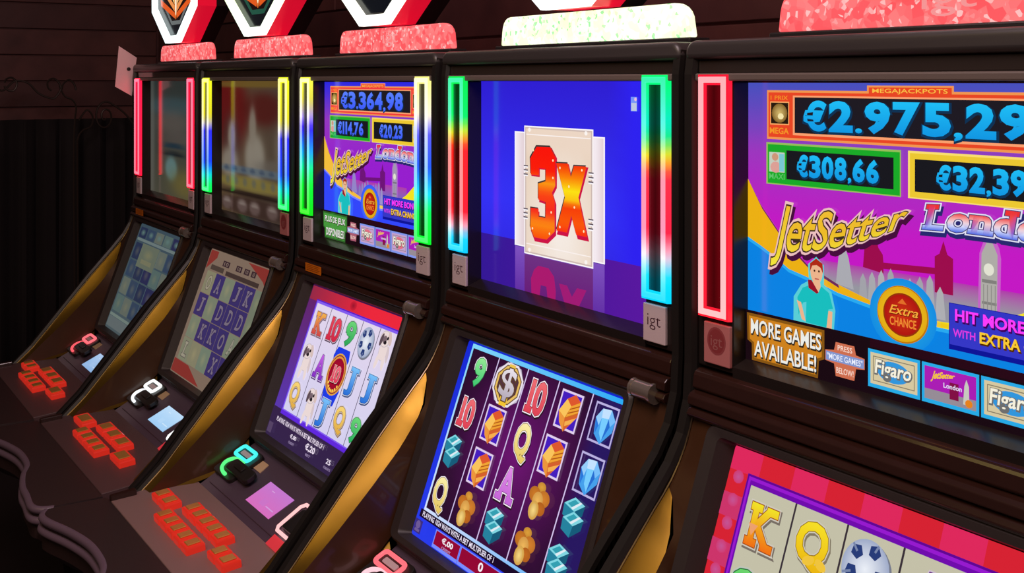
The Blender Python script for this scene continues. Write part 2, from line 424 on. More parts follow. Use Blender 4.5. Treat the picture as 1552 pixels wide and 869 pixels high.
def pic_jewels():
    p = Pic(LOWW, LOWH)
    p.rect(-.012, -.012, 1.0, 1.02, vgrad((0, (20, 40, 210)), (.5, (24, 70, 230)), (1, (40, 60, 236))))
    p.rect(0.03, .0, 1.0, .875, lambda u, v: (130, 214, 250) if u < .5 and v < .5 else ((214, 226, 255) if u < .5 else (40, 170, 246)))
    p.rect(.042, .022, 1.0, .856, lambda u, v: (34, 14, 42) if u < .5 else (44, 16, 78))
    p.grid(.042, .022, 1.0, .856, 10, 8, lambda u, v: mixc((44, 14, 46), (112, 22, 116), max(0, 1 - math.hypot((u - .5) * 2.2, (v - .42) * 1.9))) if u < .9 else (40, 24, 96))
    for u in (.233, .433, .630, .826): p.line(u, .022, u - .022 + u * .008, .862, .006, (214, 196, 240))
    sym_letter(p, '9', .129, .128, .038, .075, (150, 235, 150), (60, 196, 110))
    sym_letter(p, '10', .124, .340, .052, .075, (240, 110, 116), (222, 66, 84))
    sym_letter(p, '10', .526, .135, .055, .08, (240, 110, 116), (222, 66, 84))
    sym_letter(p, 'Q', .515, .353, .045, .09, (252, 240, 170), (228, 196, 96))
    sym_letter(p, 'Q', .107, .764, .045, .085, (252, 240, 170), (228, 196, 96))
    sym_letter(p, 'A', .501, .559, .055, .078, (226, 140, 232), (196, 100, 214))
    sym_dollar(p, .335, .130)
    for u, v in ((.724, .134), (.318, .336), (.316, .552), (.708, .351)): sym_gold(p, u, v)
    for u, v in ((.922, .130), (.918, .354)): sym_diamond(p, u, v)
    for u, v in ((.119, .548), (.503, .759), (.905, .549), (.89, .755)): sym_cash(p, u, v, 1.15)
    for u, v in ((.31, .755), (.699, .759), (.708, .553)): sym_nugget(p, u, v)
    p.rect(.03, .866, .99, .906, (28, 10, 40))
    p.text('PLAYING 1024 WAYS WITH A BET MULTIPLIER OF 1', .05, .872, .56, .898, (236, 226, 246), .02)
    for u0, u1 in ((.175, .348), (.36, .64), (.65, .82)):
        p.rect(u0 - .006, .912, u1 + .004, .998, (120, 140, 255)); p.rect(u0, .917, u1, .982, vgrad((0, (96, 10, 60)), (1, (150, 8, 52))))
    p.text('€,00', .225, .928, .305, .96, (250, 240, 250), .03); p.text('CREDIT', .235, .968, .30, .98, (190, 160, 220), .01)
    p.text('0', .485, .925, .515, .965, (250, 240, 250), .03)
    p.rect(.015, .92, .07, .985, (60, 46, 130)); p.ell(.042, .945, .016, .02, (110, 90, 150)); p.rect(.025, .965, .06, .978, (110, 90, 150))
    return low_mesh(p)

def pic_football():
    p = Pic(LOWW, LOWH)
    p.rect(-.012, -.012, 1.0, 1.02, lambda u, v: (60, 22, 70) if v < .5 else (52, 36, 74))
    p.grid(.0, .0, 1.0, .1, 12, 2, lambda u, v: mixc((150, 40, 70), (236, 40, 60), min(1, u * 1.6)))
    p.ell(.48, .035, .035, .03, (150, 22, 46), (206, 32, 54))
    p.grid(.0, .09, .115, .82, 1, 8, lambda u, v: mixc((100, 34, 100), (86, 60, 190), v))
    p.rect(.088, .076, .985, .845, lambda u, v: (84, 34, 200))
    p.rect(.094, .084, .980, .835, (130, 92, 238))
    p.rect(.106, .1, .968, .81, vgrad((0, (222, 212, 238)), (1, (222, 212, 238))))
    p.grid(.106, .1, .968, .81, 4, 4, lambda u, v: mixc((228, 214, 236), (208, 206, 240), v))
    for u in (.279, .454, .626, .800): p.line(u, .1, u - .008, .81, .005, (70, 60, 84))
    p.rect(.09, .818, .98, .842, (96, 40, 220))
    sym_letter(p, 'K', .193, .222, .052, .072, (240, 176, 76), (206, 70, 70), (190, 170, 180), (120, 100, 120))
    sym_letter(p, '10', .370, .217, .062, .075, (230, 70, 90), (206, 40, 70), (200, 180, 196), (90, 70, 90))
    sym_letter(p, '9', .538, .205, .05, .08, (110, 214, 120), (40, 160, 84), (196, 196, 206), (60, 70, 90))
    sym_ball(p, .707, .213, .070)
    for u, v in ((.882, .2), (.190, .46), (.372, .70)): sym_dog(p, u, v)
    sym_letter(p, 'A', .353, .463, .055, .075, (196, 96, 226), (128, 50, 190), (206, 190, 226), (90, 60, 120))
    p.poly([(.475, .30), (.60, .30), (.615, .36), (.585, .45), (.612, .55), (.59, .645), (.47, .645), (.455, .56), (.485, .46), (.452, .36)], vgrad((0, (30, 60, 226)), (1, (30, 60, 226))))
    p.ell(.533, .462, .092, .13, (226, 166, 60)); p.ell(.533, .462, .085, .12, (120, 40, 60)); p.ell(.533, .462, .08, .113, (232, 150, 60)); p.ell(.533, .462, .072, .1, (190, 16, 40), (150, 8, 46), 28)
    sym_letter(p, '10', .533, .462, .04, .05, (240, 110, 130), (226, 60, 90), (246, 214, 200), (90, 0, 20))
    for k in range(7): p.ell(.533 + .06 * math.cos(R(40 + k * 17)), .462 + .1 * math.sin(R(40 + k * 17)), .007, .009, (250, 206, 80), None, 8)
    for u, v in ((.697, .46), (.868, .455), (.519, .706)): sym_letter(p, 'J', u, v, .045, .085, (120, 190, 246), (40, 110, 214), (206, 214, 236), (70, 80, 120))
    for u, v in ((.186, .695), (.696, .692)): sym_letter(p, 'Q', u, v, .05, .08, (248, 214, 120), (224, 170, 70), (206, 190, 180), (140, 110, 80))
    sym_letter(p, '9', .861, .70, .045, .075, (110, 214, 120), (40, 170, 90), (196, 206, 206), (60, 70, 90))
    p.text('PLAYING 1024 WAYS WITH A BET MULTIPLIER OF 1', .088, .865, .64, .895, (236, 220, 240), .02)
    p.text('€,00', .285, .915, .355, .945, (240, 226, 244), .03); p.text('CREDIT', .285, .96, .35, .975, (170, 150, 190), .01)
    p.text('€,20', .465, .908, .57, .955, (240, 226, 244), .03); p.text('BET', .49, .966, .54, .98, (170, 150, 190), .01)
    p.text('25', .70, .92, .745, .95, (240, 226, 244), .02); p.text('CREDITS', .69, .966, .76, .98, (170, 150, 190), .01)
    p.rect(.02, .92, .07, .985, (84, 66, 100))
    return low_mesh(p)

def pic_checked():
    p = Pic(LOWW, LOWH)
    p.rect(-.012, -.005, 1.012, 1.02, (214, 34, 50))
    cw, ch = .115, .085
    j = 0; v = -.005
    while v < 1.0:
        u = -.012; i = 0
        while u < 1.0:
            if (i + j) % 2 == 0:
                w = min(cw, 1.012 - u); h = min(ch, 1.02 - v)
                p.raw([(u, v), (u, v + h), (u + w, v + h), (u + w, v)], [(0, 1, 2, 3)], (204, 52, 106) if j else (222, 40, 92))
            u += cw; i += 1
        v += ch; j += 1
    for j in range(9):
        p.ell(.035, .10 + j * .085, .02, .024, (196, 84, 148), (206, 60, 116), 12)
    p.rect(.068, .074, .95, .93, (96, 6, 148)); p.rect(.074, .082, .944, .92, (150, 26, 206)); p.rect(.082, .094, .936, .91, (112, 10, 172))
    p.rect(.088, .110, .93, .90, (196, 192, 168))
    for u in (.253, .4245, .594, .765): p.line(u, .11, u - .006, .90, .006, (58, 48, 56))
    sym_letter(p, 'K', .158, .236, .05, .075, (240, 226, 40), (240, 110, 20), (206, 200, 186), (120, 110, 100))
    p.poly([(.112, .235), (.145, .235), (.128, .275)], (236, 160, 110))
    sym_letter(p, 'Q', .330, .226, .052, .082, (246, 224, 40), (234, 180, 16), (206, 200, 186), (130, 120, 100))
    for du in (-.02, .02): p.ell(.350 + du, .272, .02, .016, (240, 196, 60), None, 12, du * 20)
    sym_ball(p, .500, .222, .070)
    sym_letter(p, 'A', .680, .226, .052, .075, (206, 110, 220), (150, 60, 196), (206, 190, 206), (110, 90, 120))
    sym_letter(p, '10', .85, .226, .055, .075, (236, 80, 90), (210, 40, 60), (206, 190, 196), (110, 90, 100))
    sym_letter(p, '9', .150, .475, .05, .085, (110, 214, 110), (40, 170, 84), (190, 196, 186), (70, 80, 80))
    for u in (.33, .68): sym_dog(p, u, .49)
    sym_letter(p, 'J', .5, .49, .045, .085, (120, 190, 246), (40, 110, 214), (206, 206, 216), (70, 80, 100))
    for i, u in enumerate((.16, .33, .5, .68, .85)): sym_letter(p, 'AQJK9'[i], u, .74, .05, .08, (246, 214, 80), (226, 120, 30), (206, 200, 186), (110, 100, 100))
    return low_mesh(p)

def pic_cards():       # washed-out attract screen with a patchwork of letters
    p = Pic(LOWW, LOWH, .72)
    p.rect(-.012, -.012, 1.0, 1.02, (142, 120, 104))
    for a in ([(0, 0), (0, .16), (.13, .05), (.13, 0)], [(.62, 0), (.9, .1), (.98, .16), (.98, 0)], [(0, 1), (0, .9), (.25, .9), (.5, 1)]): p.poly(a, (150, 56, 50))
    for u0, u1 in ((.25, .36), (.47, .56), (.60, .68), (.71, .78)): p.rect(u0, .05, u1, .095, (64, 44, 50)); p.text('10', u0 + .02, .058, u1 - .02, .088, (150, 128, 116), .01)
    p.rect(.08, .11, .30, .15, (84, 70, 62)); p.rect(.34, .12, .86, .155, (74, 58, 54))
    P, Bl = (148, 144, 116), (66, 54, 116)
    rows = ('pbpbb p', 'bpbbb p', 'pbbbp p', 'pppbb p'); let = ('OAXJK', 'JODDD', 'XKKOA', 'LUNXA')
    for j in range(4):
        for i in range(5):
            u0 = .05 + i * .16; v0 = .165 + j * .183
            c = Bl if rows[j][i] == 'b' else mixc(P, (120, 140, 124), (i * 7 + j * 3) % 4 / 4)
            p.rect(u0, v0, u0 + .156, v0 + .178, c)
            if rows[j][i] == 'b' or (i + j) % 3 == 0:
                p.text('~' + let[j][i], u0 + .04, v0 + .03, u0 + .115, v0 + .148, mixc(c, (190, 176, 160), .55), .02, [(.04, mixc(c, (60, 40, 60), .4), 0, 0)], .012)
            else:
                p.ell(u0 + .078, v0 + .09, .045, .065, mixc(c, (196, 180, 130), .35), c, 16)
    p.rect(.86, .165, .98, .9, (128, 136, 116))
    for k in range(4): p.ell(.92, .26 + k * .183, .04, .06, (146, 150, 120), (128, 136, 116), 14)
    return low_mesh(p, m='picdim')

def pic_paytable():    # dim bluish paytable
    p = Pic(LOWW, LOWH, .55)
    p.grid(-.012, -.012, 1.0, 1.02, 6, 6, lambda u, v: mixc((74, 96, 110), (92, 110, 116), v))
    cs = ((50, 62, 96), (104, 128, 124), (64, 84, 112), (52, 56, 100), (120, 130, 120))
    for i in range(5): p.rect(.02 + i * .195, .02, .19 + i * .195, .12, cs[(i * 2) % 5]); p.ell(.105 + i * .195, .07, .06, .035, (116, 150, 146), cs[(i * 2) % 5], 14)
    p.rect(.02, .125, .98, .15, (132, 150, 150))
    for j in range(4):
        for i in range(5):
            c = cs[(i * 3 + j * 2) % 5]; p.rect(.03 + i * .19, .17 + j * .17, .205 + i * .19, .325 + j * .17, c)
            p.ell(.118 + i * .19, .25 + j * .17, .055, .055, mixc(c, (170, 160, 120), .35), c, 14)
    p.rect(.2, .16, .60, .38, (124, 134, 116)); p.ell(.4, .25, .13, .06, (150, 150, 116), (124, 134, 116), 18); p.rect(.28, .3, .52, .34, (146, 146, 116))
    p.rect(.02, .86, .98, .885, (140, 158, 150)); p.rect(.02, .89, .98, .985, (120, 132, 134))
    return low_mesh(p, m='picdim')

def jetsetter(red, jack, mini, maxi, more, moregreen):
    p = Pic(TOPW, TOPH)
    p.rect(-.002, -.004, 1.002, 1.005, (26, 10, 16))
    hi = (196, 24, 196) if not moregreen else (150, 30, 206); lo_ = (70, 80, 190) if not moregreen else (40, 40, 226)
    p.grid(.0, .0, 1.0, .82, 6, 10, lambda u, v: mixc(mixc(lo_, (150, 60, 190), min(1, v / .25)), hi, max(0, min(1, (v - .2) / .3))))
    # skyline
    g = (150, 150, 160) if not moregreen else (120, 100, 190)
    p.grid(.22, .60, .80, .74, 14, 2, lambda u, v: mixc((176, 60, 170), g, min(1, (v - .6) / .07)))
    p.poly([(.292, .67), (.300, .58), (.308, .54), (.318, .54), (.330, .58), (.345, .68)], mixc(g, (230, 230, 230), .25))
    rd = (156, 12, 76) if not moregreen else (110, 20, 120)
    p.poly([(.372, .60), (.376, .54), (.384, .53), (.392, .49), (.400, .47), (.408, .49), (.416, .53), (.428, .55), (.430, .575), (.566, .565), (.566, .53), (.578, .52), (.588, .48), (.598, .52), (.612, .53), (.612, .64), (.566, .64), (.566, .585), (.430, .595), (.430, .61)], rd)
    for k in range(9):
        u = .36 + k * .026; h = .64 - .03 * ((k * 5) % 4) / 3
        p.poly([(u, .72), (u + .004, h), (u + .012, h - .02), (u + .02, h), (u + .026, .72)], mixc(g, (210, 210, 205), .2 + .1 * (k % 3)))
    bb = mixc(g, (190, 186, 170), .6)
    p.poly([(.670, .76), (.676, .50), (.684, .47), (.697, .44), (.712, .455), (.722, .48), (.726, .51), (.722, .76)], mixc(hi, (200, 190, 200), .45))
    p.poly([(.677, .76), (.681, .50), (.690, .475), (.698, .45), (.708, .47), (.718, .50), (.716, .76)], bb)
    p.ell(.698, .545, .012, .018, (226, 226, 210)); p.rect(.682, .575, .716, .585, mixc(bb, (60, 60, 60), .4)); p.rect(.682, .64, .716, .648, mixc(bb, (60, 60, 60), .4))
    for k in range(4): p.line(.686 + k * .009, .59, .686 + k * .009, .74, .002, mixc(bb, (60, 60, 60), .3))
    # sweeping bands
    up = [(0, .342), (.05, .44), (.113, .528), (.16, .58), (.206, .625), (.30, .672), (.394, .704), (.5, .73), (.6, .725), (.7, .70), (.8, .64), (.88, .57), (1, .42)]
    dn = [(0, .558), (.05, .585), (.09, .61), (.144, .650), (.206, .667), (.30, .70), (.394, .718), (.5, .745), (.6, .745), (.7, .735), (.8, .70), (.88, .655), (1, .575)]
    yc = (236, 176, 20) if not moregreen else (244, 190, 60)
    p.poly(up + dn[::-1], lambda u, v: (yc if u < .6 else (244, 226, 30)))
    p.poly([(0, .342)] + [(u, v) for u, v in up[1:6]] + [(u + .004, v + .012) for u, v in up[1:6]][::-1], (110, 40, 90))
    p.poly(dn + [(1, .83), (0, .83)], lambda u, v: (10, 130, 226) if not moregreen else (50, 70, 250))
    p.poly(dn + [(u, v + .012) for u, v in dn][::-1], lambda u, v: (40, 170, 240) if not moregreen else (120, 130, 255))
    # jackpot meters
    rp = (232, 70, 36) if not moregreen else (240, 60, 60)
    p.rect(.071, .026, .929, .2, (240, 150, 80)); p.rect(.385, .008, .615, .05, (240, 150, 80)); p.rect(.39, .014, .61, .055, rp); p.rect(.076, .034, .924, .192, rp)
    p.text('MEGAJACKPOTS', .40, .018, .60, .036, (250, 190, 70), .01)
    p.rect(.158, .044, .842, .182, (250, 160, 110)); p.rect(.164, .05, .836, .174, (30, 26, 34))
    for u0 in (.084, .858):
        p.rect(u0 - .002, .066, u0 + .062, .148, (250, 170, 100)); p.rect(u0 + .001, .07, u0 + .059, .144, (40, 26, 14))
        p.ell(u0 + .03, .107, .026, .034, (214, 186, 110), (130, 96, 40), 18); p.ell(u0 + .034, .118, .01, .011, (246, 230, 170), None, 10)
        p.text('MEGA', u0 - .003, .158, u0 + .061, .180, (244, 150, 40), .02); p.text('1 PRIX', u0, .045, u0 + .058, .060, (244, 150, 40), .01)
    bl = vgrad((0, (30, 190, 246)), (1, (16, 150, 226))) if not moregreen else vgrad((0, (90, 130, 255)), (1, (60, 90, 250)))
    p.digits(jack[0], jack[1], .060, jack[2], .165, bl, (14, 50, 84))
    for (u0, u1, c, c2, t, a, b, bx) in ((.071, .481, (26, 170, 40), (150, 190, 90), mini[0], mini[1], mini[2], .076), (.501, .929, (236, 200, 50), (250, 222, 110), maxi[0], maxi[1], maxi[2], None)):
        p.rect(u0, .211, u1, .359, c2); p.rect(u0 + .005, .218, u1 - .003, .355, c)
        w0, w1 = (u0 + .068, u1 - .02) if bx else (u0 + .018, u1 - .07)
        p.rect(w0, .236, w1, .337, (24, 24, 30))
        bxx = u0 + .01 if bx else u1 - .064
        p.rect(bxx, .245, bxx + .052, .315, (196, 206, 190)); p.ell(bxx + .02, .262, .011, .014, (206, 150, 120), None, 12); p.ell(bxx + .022, .298, .018, .02, (220, 160, 150), None, 12); p.rect(bxx + .034, .25, bxx + .05, .312, (120, 200, 210))
        p.text('MAXI' if bx else 'MINI', bxx, .32, bxx + .052, .34, mixc(c, (255, 255, 255), .3), .01)
        p.digits(t, a, .247, b, .325, bl, (14, 50, 84))
    # logo lettering
    p.quad_text('JetSetter', (.128, .425), (.512, .372), (.478, .475), (.085, .648), vgrad((0, (240, 190, 50)), (.45, (236, 186, 40)), (1, (244, 232, 60))), .012,
                [(.075, (70, 14, 60), .006, .016), (.068, (236, 190, 190), 0, 0), (.026, (60, 44, 30), 0, 0)], -.028)
    p.quad_text('~London', (.552, .372), (.885, .374), (.876, .458), (.538, .452), vgrad((.25, (236, 50, 50)), (.55, (246, 200, 200)), (.75, (220, 226, 255)), (1, (70, 100, 226))), .03,
                [(.07, (40, 40, 110), .003, .012), (.055, (226, 226, 246), 0, 0), (.022, (70, 60, 110), 0, 0)], .008)
    # man in a teal shirt
    hal = (90, 206, 214); T = (24, 190, 190); S = (236, 180, 140)
    p.poly([(.165, .822), (.166, .74), (.190, .695), (.215, .675), (.212, .62), (.238, .59), (.262, .615), (.262, .68), (.285, .70), (.297, .76), (.292, .83)], hal)
    p.poly([(.182, .80), (.178, .74), (.195, .704), (.225, .685), (.255, .688), (.278, .705), (.290, .755), (.276, .76), (.272, .822), (.205, .82), (.207, .75), (.196, .755)], T)
    p.poly([(.176, .75), (.190, .755), (.205, .818), (.192, .812)], S); p.poly([(.276, .765), (.288, .765), (.286, .825), (.27, .824)], S)
    p.poly([(.228, .67), (.25, .67), (.252, .69), (.245, .71), (.226, .69)], S); p.ell(.239, .643, .019, .038, S, None, 18)
    p.poly([(.218, .645), (.219, .615), (.238, .596), (.258, .61), (.260, .645), (.252, .625), (.240, .618), (.226, .622)], (176, 40, 20))
    p.poly([(.212, .672), (.224, .672), (.246, .71), (.24, .715), (.214, .70)], (150, 20, 40))
    p.ell(.233, .638, .003, .004, (60, 30, 20), None, 8); p.ell(.247, .638, .003, .004, (60, 30, 20), None, 8); p.line(.234, .665, .247, .665, .003, (190, 90, 80))
    # extra chance medal
    p.ell(.488, .728, .09, .115, (40, 180, 220), (20, 140, 226) if not moregreen else (60, 80, 250), 28)
    p.ell(.488, .726, .069, .09, (190, 120, 10), None, 32); p.ell(.487, .725, .066, .086, (246, 206, 40), (226, 170, 20), 32); p.ell(.488, .727, .052, .068, (150, 50, 10), None, 32); p.ell(.488, .727, .048, .063, (206, 50, 20), (176, 20, 16), 32)
    p.text('Extra', .452, .70, .528, .728, (246, 170, 60), .01, [(.02, (120, 30, 10), .001, .002)], .008); p.text('CHANCE', .454, .737, .525, .765, (240, 140, 50), .02)
    p.poly([(.475, .693), (.488, .676), (.5, .693)], (226, 110, 40))
    # slogan box
    p.rect(.608, .66, .985, .80, (14, 20, 150)); p.rect(.610, .662, .98, .785, vgrad((0, (30, 40, 190)), (1, (60, 60, 200))))
    mg = (250, 60, 250)
    p.text('HIT MORE BONUSES', .623, .676, .95, .712, mg, .03, [(.03, (60, 0, 90), .002, .004)])
    p.text('WITH', .618, .736, .672, .760, (226, 60, 226), .02); p.text('EXTRA CHANCE', .682, .730, .905, .764, (250, 200, 50), .03, [(.03, (80, 40, 0), .002, .004)]); p.text('BET', .918, .736, .955, .760, (226, 60, 226), .02)
    # bottom row
    p.rect(.0, .822, 1.0, 1.005, (26, 10, 18)); p.rect(.4, .822, 1.0, .85, (40, 8, 22))
    oc = (206, 130, 30) if not moregreen else (70, 150, 60)
    p.poly([(.008, .832), (.01, .93), (.025, .94), (.026, 1.0), (.245, 1.0), (.248, .94), (.265, .93), (.265, .832)], mixc(oc, (0, 0, 0), .35))
    p.poly([(.016, .842), (.018, .925), (.033, .935), (.034, .99), (.238, .99), (.240, .935), (.257, .925), (.257, .842)], oc)
    for t, a, b, v0, v1 in more: p.text(t, a, v0, b, v1, (236, 236, 230), .018, [(.03, (50, 40, 30), .002, .004)])
    p.poly([(.30, .862), (.355, .862), (.36, .89), (.385, .895), (.385, .93), (.36, .935), (.355, .975), (.30, .975), (.295, .935), (.268, .93), (.268, .895), (.295, .89)], (206, 110, 80) if not moregreen else (170, 90, 110))
    p.rect(.27, .898, .383, .928, (130, 150, 206))
    p.text('PRESS', .306, .87, .349, .888, (250, 220, 206), .01); p.text('"MORE GAMES"', .274, .903, .379, .923, (236, 240, 255), .01); p.text('BELOW!', .302, .944, .353, .964, (250, 220, 206), .01)
    for i, u in enumerate((.395, .541, .687, .833)):
        p.rect(u, .856, u + .141, .978, (40, 170, 230) if not moregreen else (130, 150, 236))
        if i % 2 == 0:
            p.rect(u + .007, .866, u + .134, .966, (214, 200, 160) if not moregreen else (196, 160, 206)); p.frame(u + .014, .876, u + .127, .956, .002, (130, 120, 100))
            p.ell(u + .07, .916, .045, .034, (50, 150, 220) if not moregreen else (226, 110, 130), None, 20)
            p.quad_text('Figaro', (u + .022, .885), (u + .122, .885), (u + .114, .944), (u + .018, .944), (246, 240, 220), .02, [(.06, (110, 110, 110), .001, .002)])
        else:
            p.rect(u + .007, .866, u + .134, .966, (170, 30, 180)); p.rect(u + .007, .935, u + .134, .966, (150, 140, 150)); p.rect(u + .07, .90, u + .092, .95, (130, 16, 70)); p.poly([(u + .103, .955), (u + .106, .9), (u + .111, .88), (u + .117, .9), (u + .118, .955)], (200, 200, 190))
            p.quad_text('JetSetter', (u + .03, .876), (u + .085, .872), (u + .08, .89), (u + .022, .912), (246, 196, 50), .04); p.text('London', u + .055, .905, u + .10, .92, (230, 220, 250), .02)
            p.ell(u + .117, .95, .009, .012, (230, 130, 30), None, 14)
    return top_mesh(p)

def pic_three():
    p = Pic(TOPW, TOPH)
    p.grid(-.002, -.005, 1.0, .768, 8, 8, lambda u, v: mixc((46, 28, 205), (52, 50, 246), max(0, 1 - abs(v - .55) * 1.6)) if u < .8 else (46, 34, 240))
    p.grid(-.002, .762, 1.0, 1.005, 8, 4, lambda u, v: mixc((52, 24, 150), (92, 24, 160), u))
    # mirrored foot of the card on the glossy stage
    p.grid(.228, .79, .733, 1.005, 4, 4, lambda u, v: mixc((126, 82, 190), (100, 50, 166), (v - .79) / .2))
    p.grid(.287, .82, .674, 1.005, 4, 4, lambda u, v: mixc((110, 50, 130), (104, 30, 120), (v - .82) / .18))
    m3 = [(.326, .361), (.364, .303), (.444, .3), (.474, .345), (.473, .476), (.454, .509), (.470, .549), (.469, .686), (.423, .73), (.349, .731), (.326, .686), (.329, .594), (.376, .593), (.376, .63), (.416, .63), (.417, .556), (.374, .55), (.374, .475), (.417, .46), (.417, .402), (.378, .402), (.378, .437), (.329, .437)]
    mx = [(.478, .37), (.544, .367), (.560, .425), (.577, .375), (.644, .372), (.601, .513), (.647, .683), (.589, .682), (.562, .600), (.539, .68), (.479, .679), (.527, .522)]
    cut = lambda L, b: [(u, v) for u, v in L if v <= b]
    refl = lambda L: [(u, 1.62 - .0 - v) for u, v in L]
    r3 = [(.326, .93), (.345, .885), (.37, .862), (.43, .862), (.462, .895), (.472, .96), (.470, 1.0), (.424, 1.0), (.418, .95), (.385, .95), (.378, 1.0), (.329, 1.0)]
    p.poly(r3, (170, 26, 110))
    p.poly([(.490, .92), (.535, .92), (.562, .965), (.59, .92), (.64, .92), (.60, 1.0), (.52, 1.0)], (160, 28, 116))
    # the card
    p.rect(.226, .237, .735, .787, (252, 246, 252)); p.grid(.233, .243, .728, .781, 12, 3, lambda u, v: mixc((214, 190, 196), (246, 236, 242), abs(math.sin(u * 21))))
    p.rect(.286, .207, .676, .817, (255, 250, 252)); p.rect(.291, .213, .671, .811, (206, 186, 178))
    p.grid(.298, .22, .664, .804, 6, 8, lambda u, v: mixc((250, 244, 240), (222, 190, 160), max(0, min(1, math.hypot((u - .5) * 2.2, (v - .68) * 1.1) + .1))) if v > .3 else (236, 214, 196))
    p.rect(.298, .245, .664, .25, (250, 240, 236)); p.rect(.298, .765, .664, .77, (250, 240, 236))
    for v0 in (.395, .60):
        for k in range(3):
            for u0 in (.283, .652): p.rect(u0, v0 + k * .02, u0 + .026, v0 + .006 + k * .02, (96, 84, 96)); p.rect(u0, v0 + .006 + k * .02, u0 + .026, v0 + .012 + k * .02, (250, 246, 250))
    for u0, v0 in ((.32, .225), (.64, .225), (.32, .795), (.64, .795)): p.ell(u0, v0, .008, .01, (250, 244, 240), None, 10)
    fire = lambda u, v: vgrad((.30, (250, 20, 10)), (.42, (250, 30, 10)), (.47, (250, 150, 20)), (.52, (250, 70, 20)), (.60, (246, 40, 30)), (.66, (252, 140, 20)), (.73, (250, 80, 10)))(u, v)
    firex = lambda u, v: vgrad((.37, (246, 50, 10)), (.43, (250, 130, 10)), (.49, (252, 226, 20)), (.535, (252, 190, 20)), (.56, (246, 60, 10)), (.64, (250, 90, 10)), (.68, (250, 50, 20)))(u, v)
    def ext(L, c, du, dv, k):
        c0 = (sum(u for u, v in L) / len(L), sum(v for u, v in L) / len(L))
        p.poly([(c0[0] + (u - c0[0]) * k + du, c0[1] + (v - c0[1]) * k + dv) for u, v in L], c)
    def banded(L, col):             # split into thin bands so that the colours run down the figure
        tr = tessellate_polygon([[Vector((u, v, 0)) for u, v in L]])
        me = bmesh.new(); vs = [me.verts.new((u, v, 0)) for u, v in L]
        for a, b, c in tr: me.faces.new((vs[a], vs[b], vs[c]))
        for k in range(1, 24): 
            vv = .29 + k * .02
            bmesh.ops.bisect_plane(me, geom=me.verts[:] + me.edges[:] + me.faces[:], plane_co=(0, vv, 0), plane_no=(0, 1, 0))
        me.verts.index_update()
        uv = [(q.co.x, q.co.y) for q in me.verts]; fs = []
        for f in me.faces:
            f.normal_update(); ids = tuple(q.index for q in f.verts); fs.append(ids if f.normal.z < 0 else ids[::-1])
        p.raw(uv, fs, col); me.free()
    ext(m3, (206, 20, 70), .006, .010, 1.04); ext(mx, (206, 20, 70), .006, .010, 1.05)
    ext(m3, (60, 50, 50), -.003, -.006, 1.01); ext(mx, (70, 60, 60), -.003, -.006, 1.0)
    banded(m3, fire); banded(mx, firex)
    for u, v in ((.345, .32), (.46, .36), (.46, .44), (.45, .60), (.44, .70), (.34, .69), (.50, .39), (.62, .39), (.55, .47), (.63, .66), (.50, .66), (.58, .56)): p.ell(u, v, .004, .006, (255, 236, 190), None, 8)
    p.rect(.866, .06, .895, .12, (120, 150, 250)); p.rect(.868, .085, .893, .118, (190, 200, 226)); p.ell(.888, .07, .006, .008, (236, 190, 220), None, 8)
    return top_mesh(p)

def soft(p, base, blobs, nu=56, nv=44):
    """blurred picture: soft-edged patches blended over a base colour"""
    def col(u, v):
        c = base(u, v)
        for cu, cv, ru, rv, cc, w, e in blobs:
            d = ((u - cu) / ru) ** 2 + ((v - cv) / rv) ** 2
            t = w / (1 + d ** e); c = mixc(c, cc, t)
        return c
    p.grid(-.002, -.005, 1.0, 1.005, nu, nv, col)
def pic_faded_show():      # machine two: faded advert with pale figures
    p = Pic(TOPW, TOPH, .72)
    pale, dk, red = (150, 142, 128), (70, 52, 46), (104, 18, 20)
    B = [(.10, .22, .30, .30, red, .95, 4), (.62, .2, .28, .12, (84, 22, 20), .8, 3), (.15, .46, .15, .2, dk, .7, 3), (.16, .42, .055, .12, pale, .9, 3), (.13, .62, .13, .12, pale, .85, 3),
         (.50, .56, .14, .18, pale, .95, 4), (.47, .33, .05, .14, (140, 130, 116), .9, 3), (.90, .46, .13, .2, (116, 104, 90), .8, 4), (.80, .62, .3, .06, (110, 104, 96), .6, 3),
         (.5, .665, .6, .03, (96, 112, 124), .8, 5), (.5, .76, .6, .05, (136, 122, 60), .9, 6), (.5, .84, .6, .018, (34, 24, 20), .9, 5), (.5, .93, .6, .07, (58, 40, 36), .8, 6)]
    for k in range(7): B.append((.08 + k * .13, .66, .035, .018, (60, 74, 96), .7, 3)); B.append((.1 + k * .13, .75, .03, .028, (90, 96, 96), .6, 3))
    for u in (.09, .32, .50, .74): B += [(u, .93, .075, .05, (112, 92, 88), .8, 5), (u, .91, .05, .014, (150, 136, 128), .7, 3)]
    soft(p, lambda u, v: mixc((96, 76, 52), (80, 70, 62), u), B + [(.5, .015, .7, .03, (116, 92, 40), .9, 5)], 70, 56)
    return top_mesh(p, m='picdim')

def pic_dark_show():       # machine one: nearly dark advert
    p = Pic(TOPW, TOPH, .60)
    B = [(.45, .22, .6, .08, (60, 90, 98), .7, 3), (.5, .36, .35, .1, (108, 98, 92), .7, 2), (.6, .5, .3, .07, (100, 90, 86), .6, 2), (.5, .56, .22, .02, (30, 56, 72), .9, 3), (.5, .63, .22, .016, (18, 26, 34), .9, 3),
         (.45, .76, .12, .1, (110, 152, 156), .85, 4), (.75, .88, .3, .12, (130, 116, 56), .7, 2), (.04, .5, .05, .7, (120, 118, 112), .6, 2), (.95, .5, .06, .6, (96, 70, 50), .6, 2)]
    soft(p, lambda u, v: mixc((48, 58, 56), (84, 82, 70), v), B)
    return top_mesh(p, m='picdim')

